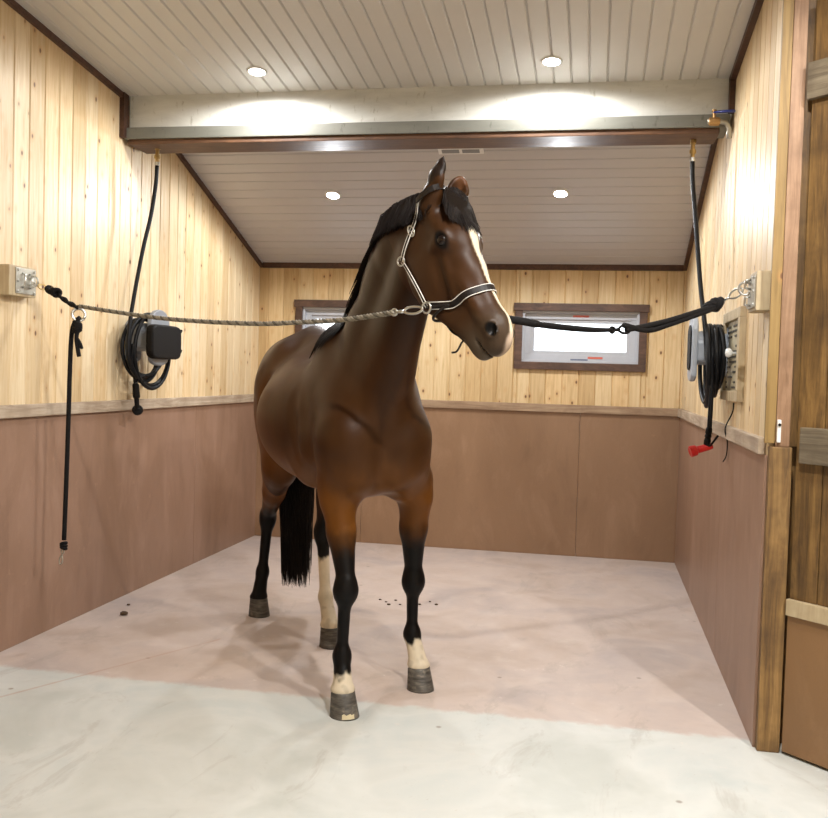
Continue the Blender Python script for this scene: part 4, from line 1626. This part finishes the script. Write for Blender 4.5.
# left tie: black strap and knot at the wall, then grey braided rope to the halter
t1 = thing('cross_tie', 'grey braided tie rope with black knotted end from the left wall to the halter', 'tie rope', (-2.78, 4.36, 1.85))
A0 = Vector((XL + 0.112, 4.315, 1.858))
snap_hook('snap_hook', (-2.755, 4.365, 1.845), A0, t1, 'brass', 0.0042, 0.012)
mb = MB()
twisted(mb, smooth_path([(-2.755, 4.365, 1.845), (-2.70, 4.345, 1.812), (-2.63, 4.32, 1.775), (-2.56, 4.293, 1.750)], 6), 0.013, 2, 0.12)
for ph in range(5):      # knot
    c = Vector((-2.735 + 0.012 * (ph - 2), 4.355 - 0.004 * ph, 1.842 - 0.004 * ph))
    mb.torus(c, 0.019, 0.0095, frame((0, 0, 0), (0.8 - 0.4 * ph, 0.3 * ph - 0.5, 0.6)), 16, 7)
mb.build('black_cord', 'black_rope', t1, smooth=True)
ring('tie_ring', (-2.562, 4.298, 1.715), (0.55, -0.8, 0.15), 0.031, 0.0070, t1)
RE = rings[1] + Vector((-0.014, -0.004, -0.006))
SNAP0 = RE + Vector((-0.115, 0.045, -0.010))
path = smooth_path([(-2.552, 4.289, 1.757), (-2.331, 4.189, 1.729), (-1.93, 4.007, 1.686), (-1.46, 3.795, 1.662), (-1.20, 3.676, 1.665), (-0.982, 3.578, 1.674), tuple(SNAP0)], 8)
mb = MB(); twisted(mb, path, 0.0100, 3, 0.055, mats=[0, 0, 1])
mb.build('rope', ['grey_rope', 'dark_rope_strand'], t1, smooth=True)
snap_hook('snap_hook', SNAP0, RE, t1, 'steel', 0.0050, 0.013)

# black lead rope hanging from the tie ring
t2 = thing('lead_rope', 'black lead rope hanging down the left wall from the steel tie ring, snap at bottom', 'rope', (-2.60, 4.31, 1.68))
mb = MB()
hang = smooth_path([(-2.555, 4.296, 1.700), (-2.590, 4.306, 1.670), (-2.612, 4.317, 1.60), (-2.620, 4.320, 1.40), (-2.622, 4.321, 1.284), (-2.632, 4.327, 0.95), (-2.644, 4.331, 0.565)], 8)
mb.tube(hang, 0.0115, 8)
mb.tube(smooth_path([(-2.562, 4.290, 1.70), (-2.558, 4.288, 1.65), (-2.566, 4.287, 1.60), (-2.556, 4.284, 1.545), (-2.548, 4.283, 1.505)], 5), 0.011, 8)
mb.tube(smooth_path([(-2.566, 4.287, 1.60), (-2.545, 4.283, 1.575), (-2.530, 4.279, 1.545)], 4), 0.008, 8)
for ph in range(4):
    mb.torus((-2.565, 4.292, 1.672 - 0.012 * ph), 0.017, 0.009, frame((0, 0, 0), (0.3 - 0.3 * ph, 0.2, 1)), 16, 7)
for ph in range(3):
    mb.torus((-2.646, 4.332, 0.548 - 0.012 * ph), 0.013, 0.008, frame((0, 0, 0), (0.3 * ph - 0.3, 0.2, 1)), 16, 7)
mb.build('rope', 'black_rope', t2, smooth=True)
snap_hook('snap_hook', (-2.654, 4.336, 0.505), (-2.672, 4.344, 0.435), t2, 'galvanised', 0.0040, 0.012)

# right tie: black rope plus dark bungee strap to the far side of the halter
t3 = thing('cross_tie', 'black tie rope from the right wall, crossing in front of the window to the halter', 'tie rope', (0.60, 4.40, 1.87))
A1 = Vector((XR - 0.090, 4.13, 1.862))
snap_hook('snap_hook', (0.515, 4.19, 1.815), A1, t3, 'steel', 0.0045, 0.017)
mb = MB()
for ph in range(4):
    mb.torus((0.500 - 0.014 * ph, 4.18, 1.805 - 0.005 * ph), 0.021, 0.012, frame((0, 0, 0), (1 - 0.5 * ph, 0.4, 0.5 * ph - 0.4)), 16, 7)
RL = rings[-1] + Vector((0.012, 0.006, -0.004))
B1 = Vector((0.110, 3.90, 1.672))
up_ = smooth_path([(0.50, 4.18, 1.800), (0.425, 4.13, 1.772), (0.30, 4.04, 1.725), (0.185, 3.955, 1.690), tuple(B1)], 6)
lo_ = smooth_path([(0.50, 4.18, 1.792), (0.42, 4.125, 1.758), (0.29, 4.035, 1.705), (0.20, 3.965, 1.675), (0.10, 3.89, 1.690)], 6)
mb.tube(up_, 0.0115, 8); mb.tube(lo_, 0.0115, 8)
mb.build('rope', 'black_rope', t3, smooth=True)
C1 = Vector((0.055, 3.86, 1.668))
snap_hook('snap_hook', C1, B1 + Vector((0.02, 0.012, 0.004)), t3, 'black_plastic', 0.0055, 0.016)
bp = smooth_path([tuple(C1), (-0.02, 3.80, 1.664), (-0.12, 3.72, 1.666), (-0.22, 3.64, 1.672), (-0.30, 3.58, 1.682), tuple(RL)], 6)
kk = len(bp)
MB().tube(bp, [0.008 + 0.0045 * math.sin(math.pi * i / (kk - 1)) for i in range(kk)], 10).build('bungee', 'black_rubber', t3, smooth=True)
mid_ = [bp[i] for i in range(kk - 12, kk - 4)]
MB().tube(mid_, 0.015, 10).build('sleeve', 'black_rope', t3, smooth=True)

# ------------------------------------------------------------------ hoses
HR = 0.0125


def fitting(p, parent, zt):
    x, y, z = p
    mb = MB()
    mb.lathe([(0.012, 0), (0.012, 0.03), (0.019, 0.032), (0.019, 0.052), (0.012, 0.054), (0.012, 0.085), (0.017, 0.088), (0.017, 0.108), (0.011, 0.11), (0.011, zt - z)], frame((x, y, z), (0, 0, 1), (1, 0, 0)), 12)
    o = mb.build('fitting', 'brass', parent, smooth=False); o['label'] = 'brass pipe fitting'
    MB().lathe([(0.016, 0), (0.0165, 0.012), (0.016, 0.022)], frame((x, y, z - 0.012), (0, 0, 1), (1, 0, 0)), 14).build('clamp', 'steel', parent)


def coil(mb, cx, cy, cz, ry, rz, turns, dx, n=36, r=HR):
    """loops hanging in planes parallel to the side wall"""
    pts = []
    for i in range(int(turns * n) + 1):
        t = i / n
        th = math.pi / 2 + 2 * math.pi * t
        w_ = 1 + 0.10 * math.sin(3.1 * math.floor(t) + 1)
        sag = 1 + (0.12 * math.sin(2.3 * math.floor(t)) if math.sin(th) < 0 else 0)
        pts.append(Vector((cx + dx * (t / turns) + 0.006 * math.sin(th * 1.7), cy + ry * w_ * math.cos(th), cz + rz * sag * math.sin(th))))
    mb.tube(pts, r, 10)


# left hose
h1 = thing('hose', 'black water hose hanging from the beam and looped over the left wall hanger', 'hose', (-2.75, 5.49, 2.70))
fitting((-2.75, 5.49, 2.735), h1, 2.824)
mb = MB()
mb.tube(smooth_path([(-2.75, 5.49, 2.735), (-2.755, 5.485, 2.60), (-2.775, 5.465, 2.40), (-2.79, 5.40, 2.185), (-2.80, 5.31, 1.868), (-2.80, 5.26, 1.66), (-2.80, 5.265, 1.50), (-2.80, 5.36, 1.41), (-2.80, 5.46, 1.40)], 8), HR, 10)
coil(mb, -2.845, 5.50, 1.572, 0.215, 0.190, 3, 0.05)
coil(mb, -2.80, 5.53, 1.570, 0.245, 0.225, 2, 0.03)
mb.tube(smooth_path([(-2.79, 5.30, 1.60), (-2.80, 5.31, 1.50), (-2.81, 5.36, 1.42), (-2.815, 5.385, 1.36)], 8), HR, 10)
mb.build('hose_pipe', 'black_rubber', h1, smooth=True)
nz = MB()
nz.lathe([(0.012, 0), (0.020, 0.01), (0.022, 0.09), (0.015, 0.10), (0.014, 0.16), (0.022, 0.165)], frame((-2.815, 5.385, 1.36), (0.03, 0.12, -1)), 14)
nz.lathe([(0.010, -0.045), (0.030, -0.04), (0.034, 0.0), (0.030, 0.012), (0.012, 0.014)], frame((-2.812, 5.412, 1.19), (0.5, -1, 0.1)), 20)
o = nz.build('spray_nozzle', 'black_plastic', h1, smooth=False)
MB().lathe([(0.014, 0), (0.014, 0.012)], frame((-2.815, 5.385, 1.372), (0.03, 0.12, -1)), 14).build('collar', 'steel', h1)

# right hose
h2 = thing('hose', 'black water hose on the right wall hanger, ending in a red spray head', 'hose', (0.50, 5.49, 2.70))
fitting((0.484, 5.49, 2.715), h2, 2.824)
mb = MB()
mb.tube(smooth_path([(0.484, 5.49, 2.715), (0.489, 5.47, 2.58), (0.51, 5.42, 2.35), (0.535, 5.30, 2.00), (0.55, 5.15, 1.78), (0.555, 5.02, 1.62), (0.56, 4.97, 1.50), (0.565, 5.05, 1.42)], 8), HR, 10)
coil(mb, 0.600, 5.17, 1.590, 0.185, 0.175, 3, 0.035)
coil(mb, 0.560, 5.20, 1.565, 0.225, 0.205, 2, 0.03)
mb.tube(smooth_path([(0.575, 4.99, 1.60), (0.578, 4.985, 1.48), (0.578, 4.98, 1.35), (0.576, 4.98, 1.235)], 8), HR, 10)
mb.build('hose_pipe', 'black_rubber', h2, smooth=True)
nz = MB()
nz.lathe([(0.012, 0), (0.016, 0.01), (0.018, 0.03), (0.014, 0.035), (0.018, 0.05), (0.014, 0.055), (0.018, 0.07), (0.016, 0.10)], frame((0.576, 4.98, 1.24), (-0.1, 0, -1)), 12)
nz.tube([(0.560, 4.98, 1.135), (0.585, 4.96, 1.15), (0.615, 4.94, 1.20)], 0.006, 8)
nz.build('spray_handle', 'black_plastic', h2)
rd = MB()
rd.lathe([(0.016, -0.03), (0.018, 0.0), (0.019, 0.05), (0.027, 0.055), (0.030, 0.085), (0.024, 0.088), (0.010, 0.084)], frame((0.565, 4.98, 1.135), (-0.9, -0.2, -0.28)), 20)
o = rd.build('spray_head', 'red_plastic', h2); o['label'] = 'red spray head'


def arch(w_, z0, z1, n=12):
    """rounded upright outline: (y, z) pairs"""
    r = w_ / 2; out = []
    for i in range(n + 1):
        t = math.pi * i / n
        out.append((r * math.cos(t), z1 - r * 0.7 + r * 0.7 * math.sin(t)))
    for i in range(n + 1):
        t = math.pi + math.pi * i / n
        out.append((r * 0.92 * math.cos(t), z0 + r * 0.35 + r * 0.35 * math.sin(t)))
    return out


def hanger(name, label, xw, sgn, yc, zc, shell, wide, facew):
    t = thing(name, label, 'hose hanger', (xw, yc, zc), 'wall hose hangers')
    M = Matrix(((0, 0, sgn, xw), (1, 0, 0, yc), (0, 1, 0, zc), (0, 0, 0, 1)))
    MB().prism(arch(0.20, -0.15, 0.13), 0.001, 0.018, M).build('wall_plate', shell, t, bevel=0.003)
    MB().prism(arch(0.20, -0.08, 0.10), 0.018, 0.165, M).build('drum', shell, t, bevel=0.004)
    MB().prism(arch(wide, -0.17, 0.185), 0.165, 0.195, M).build('flange', shell, t, bevel=0.008)
    return t, M


g1, M1 = hanger('hose_hanger', 'grey plastic hose hanger with black ribbed front pad on the left wall', XL, 1, 5.52, 1.64, 'grey_plastic', 0.26, 0.33)
pad = []
for i in range(24):
    t = 2 * math.pi * i / 24
    c, s = math.cos(t), math.sin(t)
    pad.append((0.205 * math.copysign(abs(c) ** 0.28, c) + 0.0, 0.108 * math.copysign(abs(s) ** 0.42, s) - 0.020))
MB().prism(pad, 0.195, 0.245, M1).build('pad', 'black_plastic', g1, bevel=0.012)['label'] = 'black textured pad'
for zz in (0.055, -0.075):
    pg = MB(); pg.tube([M1 @ Vector((0.19, zz, 0.22)), M1 @ Vector((0.235, zz, 0.22)), M1 @ Vector((0.245, zz + 0.012, 0.22))], 0.009, 8)
    pg.build('peg', 'black_plastic', g1)
g2, M2 = hanger('hose_hanger', 'pale blue-grey hose hanger seen edge-on on the right wall', XR, -1, 5.19, 1.64, 'pale_plastic', 0.23, 0.33)
MB().prism(arch(0.16, -0.11, 0.13), 0.195, 0.202, M2).build('face_panel', 'black_plastic', g2, bevel=0.003)

# ------------------------------------------------------------------ ball valve at the right end of the beam
bv = thing('ball_valve', 'small ball valve with blue lever at the right end of the beam', 'valve', (0.62, 5.33, 2.90))
MB().tube([(0.655, 5.325, 2.79), (0.655, 5.325, 2.84), (0.635, 5.32, 2.87), (0.600, 5.32, 2.878), (0.540, 5.32, 2.878)], 0.014, 10).build('pipe', 'galvanised', bv, smooth=True)
b2 = MB(); b2.lathe([(0.015, 0), (0.022, 0.005), (0.024, 0.03), (0.022, 0.055), (0.015, 0.06)], frame((0.545, 5.32, 2.878), (1, 0, 0)), 10)
b2.lathe([(0.009, 0), (0.009, 0.04), (0.013, 0.042), (0.013, 0.05)], frame((0.573, 5.32, 2.89), (0, 0, 1), (1, 0, 0)), 10)
b2.build('valve_body', 'rust_brass', bv)
lv = MB(); lv.tube([(0.572, 5.318, 2.925), (0.600, 5.29, 2.922), (0.662, 5.22, 2.905)], [0.008, 0.013, 0.013], 10, flat=0.6)
lv.build('lever', 'blue_plastic', bv, smooth=True)['label'] = 'blue lever'

# ------------------------------------------------------------------ recess in the right wall
nc = thing('wall_recess_box', 'wooden-framed box with striped slatted back set into the right wall', 'wall box', (XR, 4.95, 1.6))
ya, yb2, za, zb2 = 4.60, 5.20, 1.38, 1.83
fm = MB(); tt = 0.05
fm.box((XR - 0.030, ya, zb2 - tt), (XR + 0.02, yb2, zb2), ch=0.004); fm.box((XR - 0.030, ya, za), (XR + 0.02, yb2, za + tt), ch=0.004)
fm.box((XR - 0.030, ya, za + tt), (XR + 0.02, ya + tt + 0.02, zb2 - tt), ch=0.004); fm.box((XR - 0.030, yb2 - tt - 0.02, za + tt), (XR + 0.02, yb2, zb2 - tt), ch=0.004)
fm.build('frame', 'block_wood', nc)
MB().box((XR - 0.012, ya + 0.07, za + tt), (XR + 0.03, yb2 - 0.07, zb2 - tt)).build('back_board', 'pale_slat', nc)
sl_ = MB(); rr2 = random.Random(4)
for r_ in range(13):
    z = za + tt + 0.012 + r_ * 0.0255
    y = ya + 0.075
    while y < yb2 - 0.10:
        L_ = rr2.uniform(0.04, 0.16)
        if rr2.random() < 0.62:
            sl_.box((XR - 0.0165, y, z), (XR - 0.012, min(y + L_, yb2 - 0.075), z + 0.010))
        y += L_ + 0.012
sl_.build('slats', 'dark_slat', nc)['label'] = 'dark short slats'
kn = MB(); kn.lathe([(0.006, 0), (0.006, 0.02), (0.020, 0.028), (0.024, 0.04), (0.018, 0.052), (0.004, 0.056)], frame((XR - 0.012, 4.78, 1.615), (-1, 0, 0)), 16)
kn.build('knob', 'clear_knob', nc, smooth=True)['label'] = 'clear glassy knob'

# thin cable below the recess
o = MB().tube(smooth_path([(XR - 0.006, 4.86, 1.37), (XR - 0.008, 4.88, 1.32), (XR - 0.036, 4.90, 1.24), (XR - 0.02, 4.92, 1.17), (XR - 0.016, 4.97, 1.10), (XR - 0.02, 5.05, 1.06)], 5), 0.0035, 6).build('cable', 'black_rubber', None, smooth=True)
tag(o, 'thin black cable hanging down the right wall below the slatted recess', 'cable')

# ------------------------------------------------------------------ crumbs of dirt on the floor


def clod(x, y, r, label, seed, grp=None):
    rr = random.Random(seed)
    bm = bmesh.new(); bmesh.ops.create_icosphere(bm, subdivisions=2, radius=r)
    for v in bm.verts:
        v.co *= rr.uniform(0.8, 1.15)
        v.co.z *= 0.55
        v.co.x *= 1.3
    zmin = min(v.co.z for v in bm.verts)
    me = bpy.data.meshes.new('dirt_clod')
    bm.to_mesh(me); bm.free(); me.materials.append(MATS['mud'])
    o = bpy.data.objects.new('dirt_clod', me); COL.objects.link(o); o.location = (x, y, -zmin)
    tag(o, label, 'dirt', grp)


G = 'dirt crumbs on the floor'
clod(-2.677, 5.03, 0.020, 'largest dark dirt clod on the floor near the left wall', 1, G)
clod(-2.76, 5.24, 0.009, 'small dirt crumb just behind the largest clod by left wall', 2, G)
spots = [(-1.321, 5.849), (-1.27, 5.80), (-1.22, 5.86), (-1.171, 5.762), (-1.13, 5.84), (-1.05, 5.80), (-1.002, 5.897), (-0.95, 5.83), (-1.24, 5.74)]
for i, (x, y) in enumerate(spots):
    clod(x, y, random.uniform(0.006, 0.010), 'tiny dark crumb in the scatter on floor between the front legs', 10 + i, 'crumbs scattered behind the front legs')
